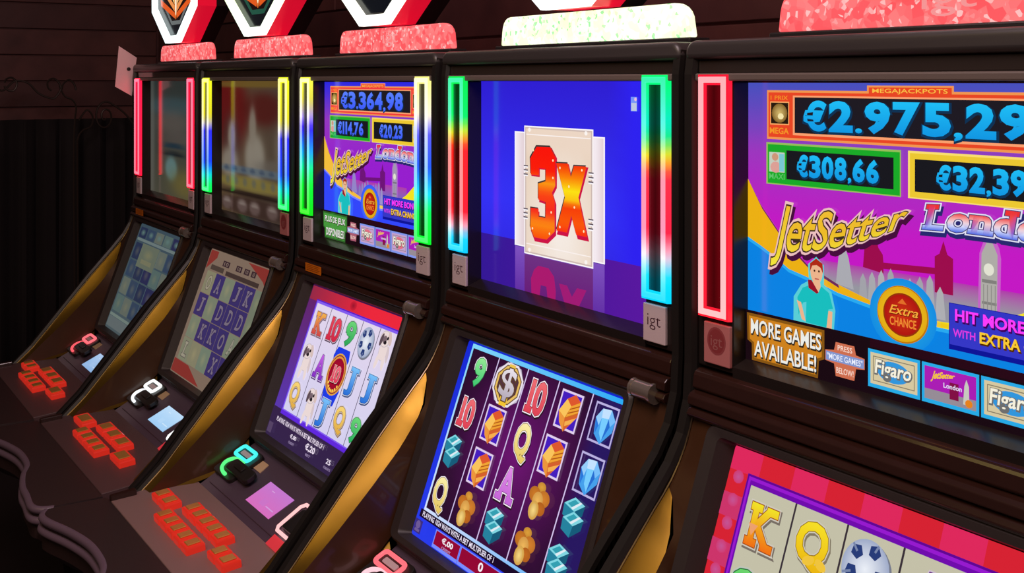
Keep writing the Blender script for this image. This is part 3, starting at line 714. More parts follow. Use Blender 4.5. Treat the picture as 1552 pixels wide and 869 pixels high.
# ------------------------------------------------------------------ the room
fl = MB(); fl.box(-4.6, 3.2, -4.2, .75, -.06, 0)
structure(put('floor', None, lambda: fl.mesh('floor', 'floor')))
wb = MB(); wb.box(-4.6, 3.2, .70, .75, 0, 2.9)
wall_back = structure(put('wall_back', None, lambda: wb.mesh('wall_back', 'wood2')))
wl = MB(); wl.box(-4.6, -4.5, -4.2, .70, 0, 2.9)
wall_left = structure(put('wall_left', None, lambda: wl.mesh('wall_left', 'wood2')))
def plank_mesh(L, H, key):
    def f():
        m = MB(); m.box(0, L, -.014, 0, .003, H - .003); return m.mesh('plank', key, bevel=.002, seg=1)
    return f
PH = .118
for j in range(13):
    z = .95 + j * PH
    if z + PH > 2.75: break
    xs = [-4.44, -2.0 - .5 * (j % 3), .1 + .4 * ((j * 2) % 3), 3.2]
    for a, b in zip(xs, xs[1:]):
        k = 'wood' if (j * 5 + int(b * 3)) % 3 else 'wood2'
        o = put('plank', ('pl', round(b - a, 3), k), plank_mesh(b - a - .004, PH, k), wall_back); o.location = (a, .70, z)
    ys = [.69, -.3 - .4 * (j % 3), -2.2 - .3 * (j % 2), -4.2]
    for a, b in zip(ys, ys[1:]):
        k = 'wood' if (j * 3 + int(b * 5)) % 3 else 'wood2'
        o = put('plank', ('pl', round(a - b, 3), k), plank_mesh(a - b - .004, PH, k), wall_left); o.location = (-4.5, b, z); o.rotation_euler = (0, 0, R(90))

# black drapes under the planking on the left wall
def drape_mesh(y0, y1, ph):
    m = MB(); n = 44; rows = ((1.37, .6), (1.2, .8), (.6, 1.0), (.01, 1.15))
    for zt, am in rows:
        for i in range(n + 1):
            t = i / n
            a = math.sin(t * 2 * math.pi * 5 + ph) + .35 * math.sin(t * 2 * math.pi * 11 + ph * 2)
            m.v.append((-4.40 + .028 * am * a, y0 + (y1 - y0) * t, zt))
    for r in range(len(rows) - 1):
        for i in range(n): m.f.append((r * (n + 1) + i, r * (n + 1) + i + 1, (r + 1) * (n + 1) + i + 1, (r + 1) * (n + 1) + i))
    me = m.mesh('drape', 'drape', smooth=True); return me
for k, (y0, y1, lb) in enumerate(((-.62, .085, 'black curtain hanging on the far left wall, left of the iron scroll post'), (.07, .60, 'black curtain hanging on the far wall behind the iron scroll post'))):
    d = put('drape', None, lambda: drape_mesh(y0, y1, k * 1.3)); tag(d, lb, 'curtain', 'black curtains on the far wall')
    s = d.modifiers.new('cloth_thickness', 'SOLIDIFY'); s.thickness = .006

# wrought-iron scroll stand in front of the curtains
def curve(pts, n=6):
    out = []; P = [Vector(p) for p in pts]
    for i in range(len(P) - 1):
        p0, p1, p2, p3 = P[max(0, i - 1)], P[i], P[i + 1], P[min(len(P) - 1, i + 2)]
        for k in range(n):
            t = k / n
            out.append(.5 * ((2 * p1) + (p2 - p0) * t + (2 * p0 - 5 * p1 + 4 * p2 - p3) * t * t + (3 * p1 - p0 - 3 * p2 + p3) * t ** 3))
    return out + [P[-1]]
IX = -4.2
yz = lambda L: [(IX, y, z) for y, z in L]
iron = bpy.data.objects.new('scroll_stand', None); COL.objects.link(iron); iron.location = (IX, .243, 0)
tag(iron, 'black wrought-iron stand with curled scrolls against the dark left wall', 'ironwork')
spiral = [(.374 + .046 * (1 - a / 12.5) * math.cos(1.05 + a), 1.384 + .068 * (1 - a / 12.5) * math.sin(1.05 + a)) for a in [k * .45 for k in range(25)]][::-1]
parts = [('post', [(.245, 0.0), (.245, .6), (.241, 1.17), (.245, 1.358), (.251, 1.425), (.235, 1.459), (.203, 1.476), (.181, 1.521)]),
         ('scroll', [(.192, 1.504), (.197, 1.527), (.219, 1.546), (.24, 1.532), (.251, 1.501)]),
         ('scroll', [(-.14, 1.50), (-.10, 1.54), (-.05, 1.50), (.0, 1.54), (.053, 1.533), (.097, 1.488), (.149, 1.466), (.171, 1.477), (.187, 1.51), (.176, 1.538), (.155, 1.552), (.134, 1.538), (.135, 1.513), (.149, 1.499)]),
         ('post', [(.259, 0.0), (.259, .7), (.256, 1.211), (.259, 1.29), (.278, 1.323), (.311, 1.339), (.322, 1.367), (.316, 1.396), (.294, 1.413), (.262, 1.369)]),
         ('scroll', spiral + [(.45, 1.405), (.489, 1.358), (.512, 1.30), (.515, 1.2)]),
         ('scroll', [(-.039 + 0, 1.533), (-.032, 1.549), (-.011, 1.555), (.008, 1.538), (.007, 1.516), (-.006, 1.5), (-.027, 1.503), (-.04, 1.52)])]
for nm, L in parts:
    m = MB(); m.tube([Vector(q) - Vector((IX, .243, 0)) for q in curve(yz(L))], .0042, 6)
    put(nm, None, lambda: m.mesh(nm, 'iron', smooth=True), iron)
fm = MB(); fm.box(-.06, .06, -.12, .14, 0, .012); put('foot_plate', None, lambda: fm.mesh('foot_plate', 'iron', bevel=.003), iron)

# ------------------------------------------------------------------ slot machine, part by part (x centred, y front = 0, z from the floor)
HW = .2965
ARM = [(.008, .0), (.008, -.300), (.008, -.345), (.005, -.390), (-.006, -.428), (-.026, -.461), (-.060, -.501), (-.122, -.570), (-.200, -.664), (-.280, -.760), (-.328, -.806)]
ARM = [(y, Z0 + z) for y, z in ARM]
DZ = Z0 - .805            # deck height at the armrest

def m_cabinet():
    m = MB()
    prof = [(.42, .02), (.42, Z0 + .030), (.055, Z0 + .030), (.055, Z0 - .40), (-.09, Z0 - .73), (-.09, .72), (-.26, .70), (-.20, .30), (-.16, .02)]
    m.prism_x(prof, -HW + .013, HW - .013)
    m.box(-HW + .03, HW - .03, -.12, .40, 0, .02)
    return m.mesh('cabinet', 'black')
def m_side(sx):
    m = MB(); prof = [(.42, .0), (.42, Z0 + .028), (.05, Z0 + .028)] + ARM + [(-.345, DZ - .02), (-.30, DZ - .10), (-.22, .30), (-.17, .0)]
    prof[3] = (.012, Z0 + .02)
    m.prism_x(prof, sx * HW, sx * (HW - .012))
    return m.mesh('side_panel', 'bezel')
def offs(prof, d):
    out = []
    for i, (y, z) in enumerate(prof):
        a = prof[max(0, i - 1)]; b = prof[min(len(prof) - 1, i + 1)]
        ty, tz = b[0] - a[0], b[1] - a[1]; L = math.hypot(ty, tz); out.append((y + tz / L * d, z - ty / L * d))
    return out
def m_trim(sx):
    m = MB(); base = [(.012, Z0 + .030)] + ARM
    fr = offs(base, .006); bk = offs(base, -.012)
    x0, x1 = sx * HW, sx * (HW - .0165)
    n = len(base)
    vs = []
    for i in range(n):
        vs += [(x0, *bk[i]), (x0, *base[i]), (x0 - sx * .001, *fr[i]), (x1 + sx * .003, *fr[i]), (x1, *base[i]), (x1, *bk[i])]
    fs = [(i * 6 + k, i * 6 + (k + 1) % 6, (i + 1) * 6 + (k + 1) % 6, (i + 1) * 6 + k) for i in range(n - 1) for k in range(6)]
    fs += [tuple(range(6))[::-1], tuple((n - 1) * 6 + k for k in range(6))]
    m.add(vs, fs); return m.mesh('edge_trim', 'trim')
def m_top():
    m = MB(); r = .016; pf = []
    zt, zb = Z0 + .0405, Z0 + .0175
    prof = [(-HW, zb), (-HW, zt - r)] + [(-HW + r - r * math.cos(a), zt - r + r * math.sin(a)) for a in [k * math.pi / 12 for k in range(1, 6)]] + [(-HW + r, zt)]
    prof = prof + [(-x, z) for x, z in prof[::-1]]
    m.prism_y(prof, .002, .42)
    return m.mesh('top_cap', 'cap', bevel=.007, seg=3, smooth=True)
def m_header():
    m = MB(); m.box(-.280, .280, .010, .05, Z0 + .001, Z0 + .0175); return m.mesh('header_glass', 'strip', bevel=.0015, seg=1)
def m_lintel():
    m = MB(); m.box(-.280, .280, .004, .05, Z0 - .008, Z0 + .001); return m.mesh('header_rail', 'rail', bevel=.002)
def m_bezel(sx):
    m = MB(); m.box(sx * .2225, sx * .280, .010, .055, Z0 - .345, Z0 - .008); return m.mesh('bezel_side', 'bezel', bevel=.002)
def m_sill():
    m = MB(); m.prism_x([(.010, Z0 - .349), (.010, Z0 - .337), (.036, Z0 - .328), (.055, Z0 - .328), (.055, Z0 - .349)], -.2225, .2225); return m.mesh('bezel_sill', 'bezel')
def m_screen_top():
    m = MB(); m.box(-.2225, .2225, TOPY, TOPY + .012, Z0 - .330, Z0 - .008); return m.mesh('upper_screen', 'bezel')
def m_mould(k):
    m = MB()
    P = ([(.055, Z0 - .349), (.010, Z0 - .349), (.004, Z0 - .352), (.002, Z0 - .356), (.000, Z0 - .370), (.003, Z0 - .373), (.055, Z0 - .373)],
         [(.055, Z0 - .373), (.006, Z0 - .373), (-.003, Z0 - .376), (-.007, Z0 - .380), (-.008, Z0 - .389), (-.003, Z0 - .392), (.055, Z0 - .392)],
         [(.055, Z0 - .392), (.000, Z0 - .392), (-.006, Z0 - .394), (-.010, Z0 - .400), (-.006, Z0 - .405), (.055, Z0 - .412)])[k]
    m.prism_x(P, -.280, .280); return m.mesh('moulding', 'brown', bevel=.0012, seg=2)
FX0, FX1, FS = -.248, .218, .336
def m_frame():
    m = MB()
    ri = .010
    def loop(x0, x1, s0, s1, n, r):
        L = []
        for cx, cs, a0 in ((x1 - r, s0 + r, -90), (x1 - r, s1 - r, 0), (x0 + r, s1 - r, 90), (x0 + r, s0 + r, 180)):
            for k in range(5): a = R(a0 + k * 22.5); L.append(tp(cx + r * math.cos(a), cs + r * math.sin(a), n))
        return L
    loops = [loop(FX0, FX1, -.002, FS, -.022, .014), loop(FX0, FX1, -.002, FS, .004, .014), loop(FX0 + .004, FX1 - .004, .002, FS - .004, .008, .011),
             loop(FX0 + .021, FX1 - .015, .010, FS - .012, .006, .008), loop(-.2145, .1925, .0125, .3175, -.012, .004)]
    n = len(loops[0]); m.add([v for L in loops for v in L], [(i * n + k, i * n + (k + 1) % n, (i + 1) * n + (k + 1) % n, (i + 1) * n + k) for i in range(len(loops) - 1) for k in range(n)])
    return m.mesh('monitor_frame', 'frame', smooth=True)
def m_screen_low():
    m = MB(); a = [(-.217, .010), (.196, .010), (.196, .320), (-.217, .320)]
    vs = [tp(x, s, -.0125) for x, s in a] + [tp(x, s, -.024) for x, s in a]
    m.add(vs, [(0, 1, 2, 3), (7, 6, 5, 4), (0, 4, 5, 1), (1, 5, 6, 2), (2, 6, 7, 3), (3, 7, 4, 0)]); return m.mesh('lower_screen', 'bezel')
# cheeks: the glossy side walls between the arm and the tilted monitor
def rs(L, n):                # resample a polyline evenly
    d = [0]
    for a, b in zip(L, L[1:]): d.append(d[-1] + math.dist(a, b))
    out = []
    for k in range(n):
        t = d[-1] * k / (n - 1); i = min(max(j for j in range(len(d)) if d[j] <= t + 1e-9), len(L) - 2)
        w = (t - d[i]) / (d[i + 1] - d[i]); out.append(tuple(p + (q - p) * w for p, q in zip(L[i], L[i + 1])))
    return out
XO = HW - .0165
TIP = (-.036, Z0 - .482)
O_UP = [(.004, Z0 - .400), (-.006, Z0 - .432), (-.022, Z0 - .462), TIP]
O_DN = [TIP, (-.060, Z0 - .507), (-.122, Z0 - .577), (-.200, Z0 - .671), (-.280, Z0 - .765), (-.322, Z0 - .803)]
L2 = [(-.037, Z0 - .490), (-.052, Z0 - .528), (-.096, Z0 - .588), (-.150, Z0 - .645), (-.205, Z0 - .699), (-.262, Z0 - .750), (-.318, Z0 - .802)]
def m_cheek_sheen_band(sx):  # strip shaped along the reflected gold streak, with the gold in its colour
    N = 22; A = rs(O_DN, N); C = rs(L2, N); m = MB()
    fall = [min(1, .25 + k / 4) for k in range(N)]
    B = [tuple(p + (q - p) * .5 for p, q in zip(x, y)) for x, y in zip(A, C)]
    vs = [(sx * XO, *p) for p in A] + [(sx * (XO - .010 * f), *p) for p, f in zip(B, fall)] + [(sx * (XO - .026 * f), *p) for p, f in zip(C, fall)]
    m.add(vs, [(r * N + i, r * N + i + 1, (r + 1) * N + i + 1, (r + 1) * N + i) for r in range(2) for i in range(N - 1)])
    return m.mesh('cheek_sheen_band', 'goldsheen', smooth=True)
def m_edge_highlight(sx):  # thin tube added to draw the specular highlight along the cheek edge
    m = MB(); m.tube([(sx * (XO + .0005), y - .001, z) for y, z in rs(O_UP + O_DN[1:], 26)], .0016, 6); return m.mesh('edge_highlight', 'edgesheen', smooth=True)
def m_cheek(sx):
    m = MB(); fx = -FX0 if sx < 0 else FX1
    out = rs([(sx * XO, *p) for p in O_UP] + [(sx * (XO - .008), *L2[0])] + [(sx * (XO - .026), *p) for p in L2[1:]], 30)
    f0 = tp(0, .0, .002); f1 = tp(0, FS - .002, .002)
    inn = rs([(sx * (fx - .002), f0.y, f0.z), (sx * (fx - .002), f1.y, f1.z)], 20) + rs([(sx * (fx - .002), f1.y, f1.z), (sx * (XO - .040), -.17, Z0 - .770), (sx * (XO - .036), -.235, Z0 - .786), (sx * (XO - .027), -.318, Z0 - .806)], 11)[1:]
    N = 30
    m.add(out + inn, [(i, i + 1, N + i + 1, N + i) for i in range(N - 1)]); return m.mesh('cheek_panel', 'cheek', smooth=True)
def m_fillet(sx):            # sloping ledge along the foot of the cheek
    m = MB(); fx = (-FX0 if sx < 0 else FX1)
    a = [(-.318, Z0 - .800), (-.235, Z0 - .776), (-.170, Z0 - .760), (-.118, Z0 - .728)]; b = [(-.318, Z0 - .808), (-.235, Z0 - .790), (-.17, Z0 - .775), (-.122, Z0 - .742)]
    xa = [HW - .030, HW - .036, HW - .038, fx - .0]; xb = [HW - .048, HW - .062, HW - .064, fx - .014]
    m.add([(sx * x, *p) for x, p in zip(xa, a)] + [(sx * x, *p) for x, p in zip(xb, b)], [(i, i + 1, 5 + i, 4 + i) for i in range(3)])
    return m.mesh('cheek_ledge', 'goldsheen', smooth=True)
def m_lock():
    m = MB(); seg = 14
    for x0, x1, r in ((.226, .260, .0115), (.2225, .227, .0125), (.259, .264, .0130)):
        vs = [(x, -.008 + r * math.cos(2 * math.pi * k / seg), Z0 - .397 + r * math.sin(2 * math.pi * k / seg)) for x in (x0, x1) for k in range(seg)]
        m.add(vs, [(k, (k + 1) % seg, seg + (k + 1) % seg, seg + k) for k in range(seg)] + [tuple(range(seg))[::-1], tuple(range(seg, 2 * seg))])
    return m.mesh('lock_barrel', 'chrome', smooth=True)
def m_neon(xc, stops, power=1.0):
    """glass tube bent into a tall rectangle; colours run down its height"""
    m = MB(); hx, zt, zb = .0187, Z0 - .0065, Z0 - .2785; N = 26
    def ring(d):             # mitred rectangle offset outwards by d
        L = [(xc - hx - d, zt + d - (zt - zb + 2 * d) * k / N) for k in range(N + 1)]
        return L + [(xc + hx + d, zb - d + (zt - zb + 2 * d) * k / N) for k in range(N + 1)]
    def colour(z, which, s):
        b = max(0, min(1, (zt - z) / (zt - zb))); c = vgrad(*[(q[0], q[which]) for q in stops])(0, b); return tuple(s * v for v in lin(c))
    def sweep(prof, which, s):
        rings = [(ring(d), y) for d, y in prof]; n = len(rings[0][0])
        vs = [(x, y, z) for L, y in rings for x, z in L]
        m.add(vs, [(r * n + i, r * n + (i + 1) % n, (r + 1) * n + (i + 1) % n, (r + 1) * n + i) for r in range(len(rings) - 1) for i in range(n)], [colour(v[2], which, s) for v in vs])
    sweep([(.0066, .0095), (.0060, .0030), (.0028, .0022), (-.0028, .0022), (-.0060, .0030), (-.0066, .0095)], 2, 1.15 * power)
    sweep([(.0036, .0024), (.0028, .0000), (0, -.0008), (-.0028, .0000), (-.0036, .0024)], 1, 1.12)
    return m.mesh('neon_tube', 'neon')
def m_guide(xc, stops):
    """edge-lit plate inside the tube"""
    m = MB(); N = 24; vs, cs = [], []
    for k in range(N + 1):
        z = Z0 - .004 - .277 * k / N; c = lin(vgrad(*[(a, cc) for a, _, cc in stops])(0, k / N))
        for x, e in ((-.0125, .17), (0, .07), (.0125, .17)): vs.append((xc + x, .0050, z)); cs.append(tuple(v * e for v in c))
    m.add(vs, [(k * 3 + j, (k + 1) * 3 + j, (k + 1) * 3 + j + 1, k * 3 + j + 1) for k in range(N) for j in range(2)], cs)
    return m.mesh('light_panel', 'guide')
def m_plate(xc, red):
    m = MB(); m.box(xc - .0215, xc + .0215, .0055, .0105, Z0 - .3385, Z0 - .2905); return m.mesh('maker_plate', 'platered' if red else 'plate', bevel=.0012)
def m_platetext(xc, dark):
    p = Pic(.043, .048)
    if dark: p.ell(.5, .42, .36, .34, (150, 70, 74)); p.ell(.5, .42, .30, .29, (140, 56, 60)); p.text('igt', .28, .3, .72, .64, (160, 96, 96), 0)
    else: p.text('igt', .2, .26, .8, .66, (70, 34, 50), -.01)
    return p.mesh('lettering', Vector((xc - .0215, .0054, Z0 - .2905)), Vector((1, 0, 0)), Vector((0, -1, 0)), 'print')
# service plate
PA = Vector((0, -.112, Z0 - .734)); PB = Vector((0, -.901, -.433)); PN = Vector((0, -.433, .901))
def pp(x, t, n=0.0): return Vector((x, 0, 0)) + PA + PB * t + PN * n
def slab(m, L, n0, n1):
    k = len(L); m.add([pp(x, t, n1) for x, t in L] + [pp(x, t, n0) for x, t in L], [tuple(range(k))] + [tuple(range(k, 2 * k))[::-1]] + [(i, k + i, k + (i + 1) % k, (i + 1) % k) for i in range(k)])
def m_service():
    m = MB(); slab(m, [(-.240, -.004), (.235, -.004), (.255, .132), (-.225, .132)], -.02, -.001)
    slab(m, [(-.215, .004), (.215, .004), (.225, .112), (-.205, .112)], -.001, .0015)
    slab(m, [(-.235, -.012), (.232, -.012), (.232, -.002), (-.235, -.002)], -.02, .006)
    return m.mesh('service_plate', 'service', bevel=.0015)
def rr(x0, x1, t0, t1, r, n=4):
    L = []
    for cx, ct, a0 in ((x1 - r, t0 + r, -90), (x1 - r, t1 - r, 0), (x0 + r, t1 - r, 90), (x0 + r, t0 + r, 180)):
        for k in range(n + 1): a = R(a0 + k * 90 / n); L.append((cx + r * math.cos(a), ct + r * math.sin(a)))
    return L
def m_loops(c1, c2):
    m = MB(); col1 = tuple(1.15 * v for v in lin(c1)); col2 = tuple(1.15 * v for v in lin(c2))
    m.tube([pp(x, t, .0125) for x, t in rr(-.224, -.158, .019, .043, .007)], .0036, 8, True, col1)
    C = [(-.160, .049), (-.190, .049), (-.207, .055), (-.213, .067), (-.204, .079), (-.185, .085), (-.168, .086)]
    m.tube([pp(v.x, v.y, .0125) for v in curve([(a, b, 0) for a, b in C], 4)], .0036, 8, False, col2)
    return m.mesh('card_slot_light', 'neon', smooth=True)
def m_reader():
    m = MB(); slab(m, rr(-.232, -.140, .012, .092, .010), .0, .0095); slab(m, rr(-.186, -.080, .050, .078, .010), .0095, .019); slab(m, [(-.160, .056), (-.120, .056), (-.120, .068), (-.160, .068)], .019, .022)
    return m.mesh('card_reader', 'trim', bevel=.0025)
def m_slotwin():
    m = MB(); slab(m, rr(-.212, -.170, .026, .036, .003), .0095, .0115); return m.mesh('card_slot', 'plate')
def m_stick():
    m = MB(); slab(m, [(-.163, .018), (-.112, .018), (-.106, .040), (-.154, .040)], .001, .003); return m.mesh('paper_label', 'tan')
def m_display(c):
    p = Pic(.112, .054); c1, c2 = c
    p.grid(0, 0, 1, 1, 4, 3, lambda u, v: mixc(c1, c2, v))
    p.rect(.3, .2, .42, .23, mixc(c1, (255, 255, 255), .3)); p.rect(.35, .55, .55, .8, mixc(c2, c1, .6)); p.rect(.6, .72, .9, .76, mixc(c1, (255, 255, 255), .25))
    return p.mesh('player_display', pp(-.052, .040, .002), Vector((1, 0, 0)), PN.copy(), 'pic')
def m_bill(c):
    m = MB(); c1 = tuple(1.2 * v for v in lin(c)); 
    pts = [(.215, .036), (.110, .036), (.104, .045), (.112, .094), (.12, .10), (.222, .10)]
    m.tube([pp(x, t, .008) for x, t in pts], .0032, 8, False, c1); return m.mesh('bill_slot_light', 'neon', smooth=True)
def m_billbox():
    m = MB(); slab(m, rr(.122, .215, .044, .092, .006), .001, .012); return m.mesh('bill_acceptor', 'trim', bevel=.002)
def m_ticket():
    m = MB(); slab(m, [(.118, .106), (.2, .106), (.2, .127), (.124, .127)], .0005, .0035); return m.mesh('ticket_slot', glow('red_slot_light', lin((226, 60, 70)), .5))
# deck
DA, DB = (-.226, Z0 - .789), (-.382, DZ)
def dk(x, y, n=0.0):
    t = (y - DA[0]) / (DB[0] - DA[0]); return Vector((x, y, DA[1] + (DB[1] - DA[1]) * t + n))
def m_deck(key):
    m = MB(); a = [(-.2785, -.224), (.2785, -.224), (.2785, -.3815), (-.2785, -.3815)]
    m.add([dk(x, y) for x, y in a] + [dk(x, y, -.03) for x, y in a], [(0, 1, 2, 3), (7, 6, 5, 4), (0, 4, 5, 1), (1, 5, 6, 2), (2, 6, 7, 3), (3, 7, 4, 0)])
    return m.mesh('button_deck', key, bevel=.0015)
FRONT = [(-.294, -.492), (-.27, -.503), (-.238, -.499), (-.17, -.477), (-.10, -.462), (-.04, -.459), (.02, -.464), (.075, -.482), (.146, -.496), (.20, -.499), (.26, -.503), (.285, -.492), (.294, -.470)]
def front_curve(): return [(v.x, v.y) for v in curve([(x, y, 0) for x, y in FRONT], 5)]
def m_armrest():
    m = MB(); F = front_curve(); n = len(F)
    lay = [(.0, DZ), (.002, DZ - .002), (.002, DZ - .06), (-.03, DZ - .09)]
    vs = []
    for d, z in lay: vs += [(x, y - d, z) for x, y in F]
    vs += [(x, -.383, DZ) for x, y in F] + [(x, -.36, DZ - .09) for x, y in F]
    fs = [(i * n + k, i * n + k + 1, (i + 1) * n + k + 1, (i + 1) * n + k) for i in range(3) for k in range(n - 1)]
    fs += [(4 * n + k, 4 * n + k + 1, k + 1, k) for k in range(n - 1)] + [(3 * n + k, 3 * n + k + 1, 5 * n + k + 1, 5 * n + k) for k in range(n - 1)]
    fs += [(4 * n, 0, n, 2 * n, 3 * n, 5 * n), (5 * n - 1, 6 * n - 1, 4 * n - 1, 3 * n - 1, 2 * n - 1, n - 1)]
    m.add(vs, fs); return m.mesh('armrest', 'deckblack', smooth=True)
def m_piping(dz, dy, r):
    m = MB(); m.tube([(x, y - dy, DZ + dz) for x, y in front_curve()], r, 10); return m.mesh('piping', 'lip', smooth=True)
def m_button(w, d):
    m = MB(); m.box(-w / 2, w / 2, -d / 2, d / 2, -.004, .011); return m.mesh('button', 'button', bevel=.003, seg=2)
def m_btop(w, d):
    m = MB(); m.box(-w * .30, w * .30, -d * .34, d * .34, .011, .0135); return m.mesh('button_window', 'goldtop', bevel=.001, seg=1)
def m_foot():                # glossy foot where the arm meets the deck
    m = MB(); a = [(-.262, -.335), (-.2785, -.335), (-.2785, -.383), (-.268, -.383)]; m.add([dk(x, y, .010) for x, y in a] + [dk(x, y, .0) for x, y in a], [(0, 1, 2, 3), (0, 4, 5, 1), (1, 5, 6, 2), (2, 6, 7, 3), (3, 7, 4, 0)])
    return m.mesh('arm_foot', 'brown', bevel=.002)
# toppers
def m_bar(key):
    m = MB(); zb, zt = Z0 + .048, Z0 + .0935
    L = [(-.197, zb), (-.194, zt - .022)] + [(-.172 - .021 * math.cos(a), zt - .021 + .021 * math.sin(a)) for a in [k * math.pi / 10 for k in range(1, 6)]] + [(.222, zt)] + [(.222 + .030 * math.sin(a), zt - .026 + .026 * math.cos(a)) for a in [k * math.pi / 10 for k in range(1, 6)]] + [(.256, zb)]
    m.prism_y(L, .056, .070); return m.mesh('light_bar', key, bevel=.003, seg=2, smooth=True)
def m_plinth():
    m = MB(); m.box(-.205, .262, .050, .085, Z0 + .0405, Z0 + .048); return m.mesh('light_bar_plinth', 'black', bevel=.002)
def m_barlogo(c):
    p = Pic(.07, .036); p.text('igt', .05, .08, .95, .92, c, .0)
    return p.mesh('bar_lettering', Vector((-.005, .0555, Z0 + .0895)), Vector((1, 0, 0)), Vector((0, -1, 0)), 'pic')
EX = .02; SZ = Z0 + .0975
HEX = [(-.055, 0), (-.190, .092), (-.195, .33), (-.06, .43), (.06, .43), (.195, .33), (.190, .092), (.055, 0)]
def hexs(k=0.0):
    c = (0, .215); out = []
    n = len(HEX)
    for i in range(n):
        p0, p1, p2 = Vector(HEX[i - 1]), Vector(HEX[i]), Vector(HEX[(i + 1) % n])
        d1, d2 = (p1 - p0).normalized(), (p2 - p1).normalized(); n1 = Vector((d1.y, -d1.x)); n2 = Vector((d2.y, -d2.x))
        b = (n1 + n2).normalized(); q = p1 + b * (k / max(.3, b.dot(n1))) * (1 if (Vector(c) - p1).dot(b) > 0 else -1); out.append((EX + q.x, SZ + q.y))
    return out
def m_signbody():
    m = MB(); A = hexs(0); n = len(A); m.add([(x, .032, z) for x, z in A] + [(x, .085, z) for x, z in A], [(i, (i + 1) % n, n + (i + 1) % n, n + i) for i in range(n)]); return m.mesh('sign_side', 'signside')
def m_signback():
    m = MB(); A = hexs(.002); m.prism_y(A, .036, .125); return m.mesh('sign_housing', 'signback')
def m_signneon(cb, ct):
    m = MB(); A, B = hexs(-.001), hexs(.019); n = len(A)
    def cc(z, s): t = (z - SZ) / .43; return tuple(s * v for v in lin(mixc(cb, ct, max(0, min(1, t * 1.6)))))
    vs = [(x, .034, z) for x, z in A] + [(x + (EX - x) * .03, .022, z) for x, z in A] + [(x, .022, z) for x, z in B] + [(x, .036, z) for x, z in B]
    m.add(vs, [(r * n + i, r * n + (i + 1) % n, (r + 1) * n + (i + 1) % n, (r + 1) * n + i) for r in range(3) for i in range(n)], [cc(v[2], 1.6) for v in vs]); return m.mesh('sign_neon', 'neon')
def m_signpic(tint):
    p = Pic(.34, .37); cx = .5
    Bq = hexs(.024); o = (EX - .17, SZ + .40)
    uv = [((x - o[0]) / .34, (o[1] - z) / .37) for x, z in Bq]
    p.poly(uv, (16, 20, 26)); p.poly([(.5 + (u - .5) * .8, .52 + (v - .52) * .86) for u, v in uv], mixc(tint, (0, 0, 0), .45))
    p.poly([(.5 + (u - .5) * .74, .52 + (v - .52) * .8) for u, v in uv], (26, 12, 12))
    for sx in (-1, 1):
        for k in range(6):
            a = R(200 + k * 22) if False else R(15 + k * 14); L1 = .44 - .02 * k
            x, y = .5 + sx * L1 * math.cos(a), .86 - L1 * 1.1 * math.sin(a)
            p.poly([(.5 + sx * .02, .86 - k * .05), (x, y), (x - sx * .02, y + .055), (.5 + sx * .03, .9 - k * .05)], mixc((226, 90, 30), (250, 206, 130), (k % 3) / 2))
    p.ell(.5, .78, .035, .13, (255, 210, 130), (206, 90, 20), 18); p.ell(.5, .80, .018, .08, (255, 246, 220), None, 14)
    p.rect(.42, .52, .58, .62, (214, 110, 40)); p.rect(.44, .535, .56, .605, (250, 170, 80))
    return p.mesh('sign_picture', Vector((o[0], .0355, o[1])), Vector((1, 0, 0)), Vector((0, -1, 0)), 'pic')

# ------------------------------------------------------------------ neon colour runs: (height, core, glass)
PK = [(0, (255, 130, 160), (240, 14, 44)), (1, (255, 130, 150), (236, 12, 38))]
PKB = [(0, (255, 170, 175), (244, 20, 46)), (1, (255, 190, 190), (240, 24, 44))]
RAIN = [(0, (250, 246, 150), (214, 220, 30)), (.32, (250, 246, 170), (200, 190, 30)), (.40, (250, 246, 240), (160, 150, 170)), (.46, (190, 190, 255), (40, 40, 210)), (.75, (110, 160, 255), (20, 60, 230)), (.86, (90, 240, 240), (10, 190, 190)), (.95, (90, 250, 170), (10, 220, 90)), (1, (90, 250, 150), (10, 226, 70))]
RAIN3 = [(0, (252, 250, 190), (220, 220, 60)), (.14, (250, 250, 200), (200, 190, 60)), (.28, (246, 236, 255), (150, 130, 210)), (.36, (170, 160, 255), (50, 30, 220)), (.52, (120, 220, 255), (20, 130, 230)), (.66, (110, 250, 220), (10, 210, 130)), (.80, (90, 250, 120), (10, 214, 40)), (1, (80, 240, 60), (10, 200, 20))]
RAIN3R = [(0, (255, 253, 210), (236, 226, 120)), (.22, (255, 252, 236), (220, 210, 190)), (.34, (200, 210, 255), (80, 80, 226)), (.55, (150, 200, 255), (30, 80, 230)), (.70, (110, 240, 250), (20, 190, 226)), (.82, (90, 250, 150), (10, 220, 80)), (1, (80, 245, 110), (10, 214, 40))]
GRN4 = [(0, (70, 240, 170), (10, 206, 70)), (.22, (90, 246, 190), (10, 206, 90)), (.31, (240, 240, 110), (190, 196, 30)), (.40, (255, 150, 140), (226, 30, 24)), (.78, (255, 140, 150), (226, 24, 34)), (.87, (252, 236, 240), (206, 150, 170)), (.93, (130, 236, 250), (20, 186, 226)), (1, (60, 220, 250), (10, 176, 226))]
GRN4R = [(0, (60, 236, 170), (6, 216, 100)), (.20, (90, 240, 226), (10, 200, 170)), (.26, (110, 240, 200), (20, 200, 120)), (.35, (244, 240, 110), (206, 190, 30)), (.44, (255, 150, 170), (230, 40, 60)), (.70, (255, 150, 180), (230, 30, 60)), (.81, (252, 240, 244), (210, 170, 190)), (.91, (100, 236, 250), (10, 196, 226)), (1, (50, 220, 250), (6, 186, 226))]

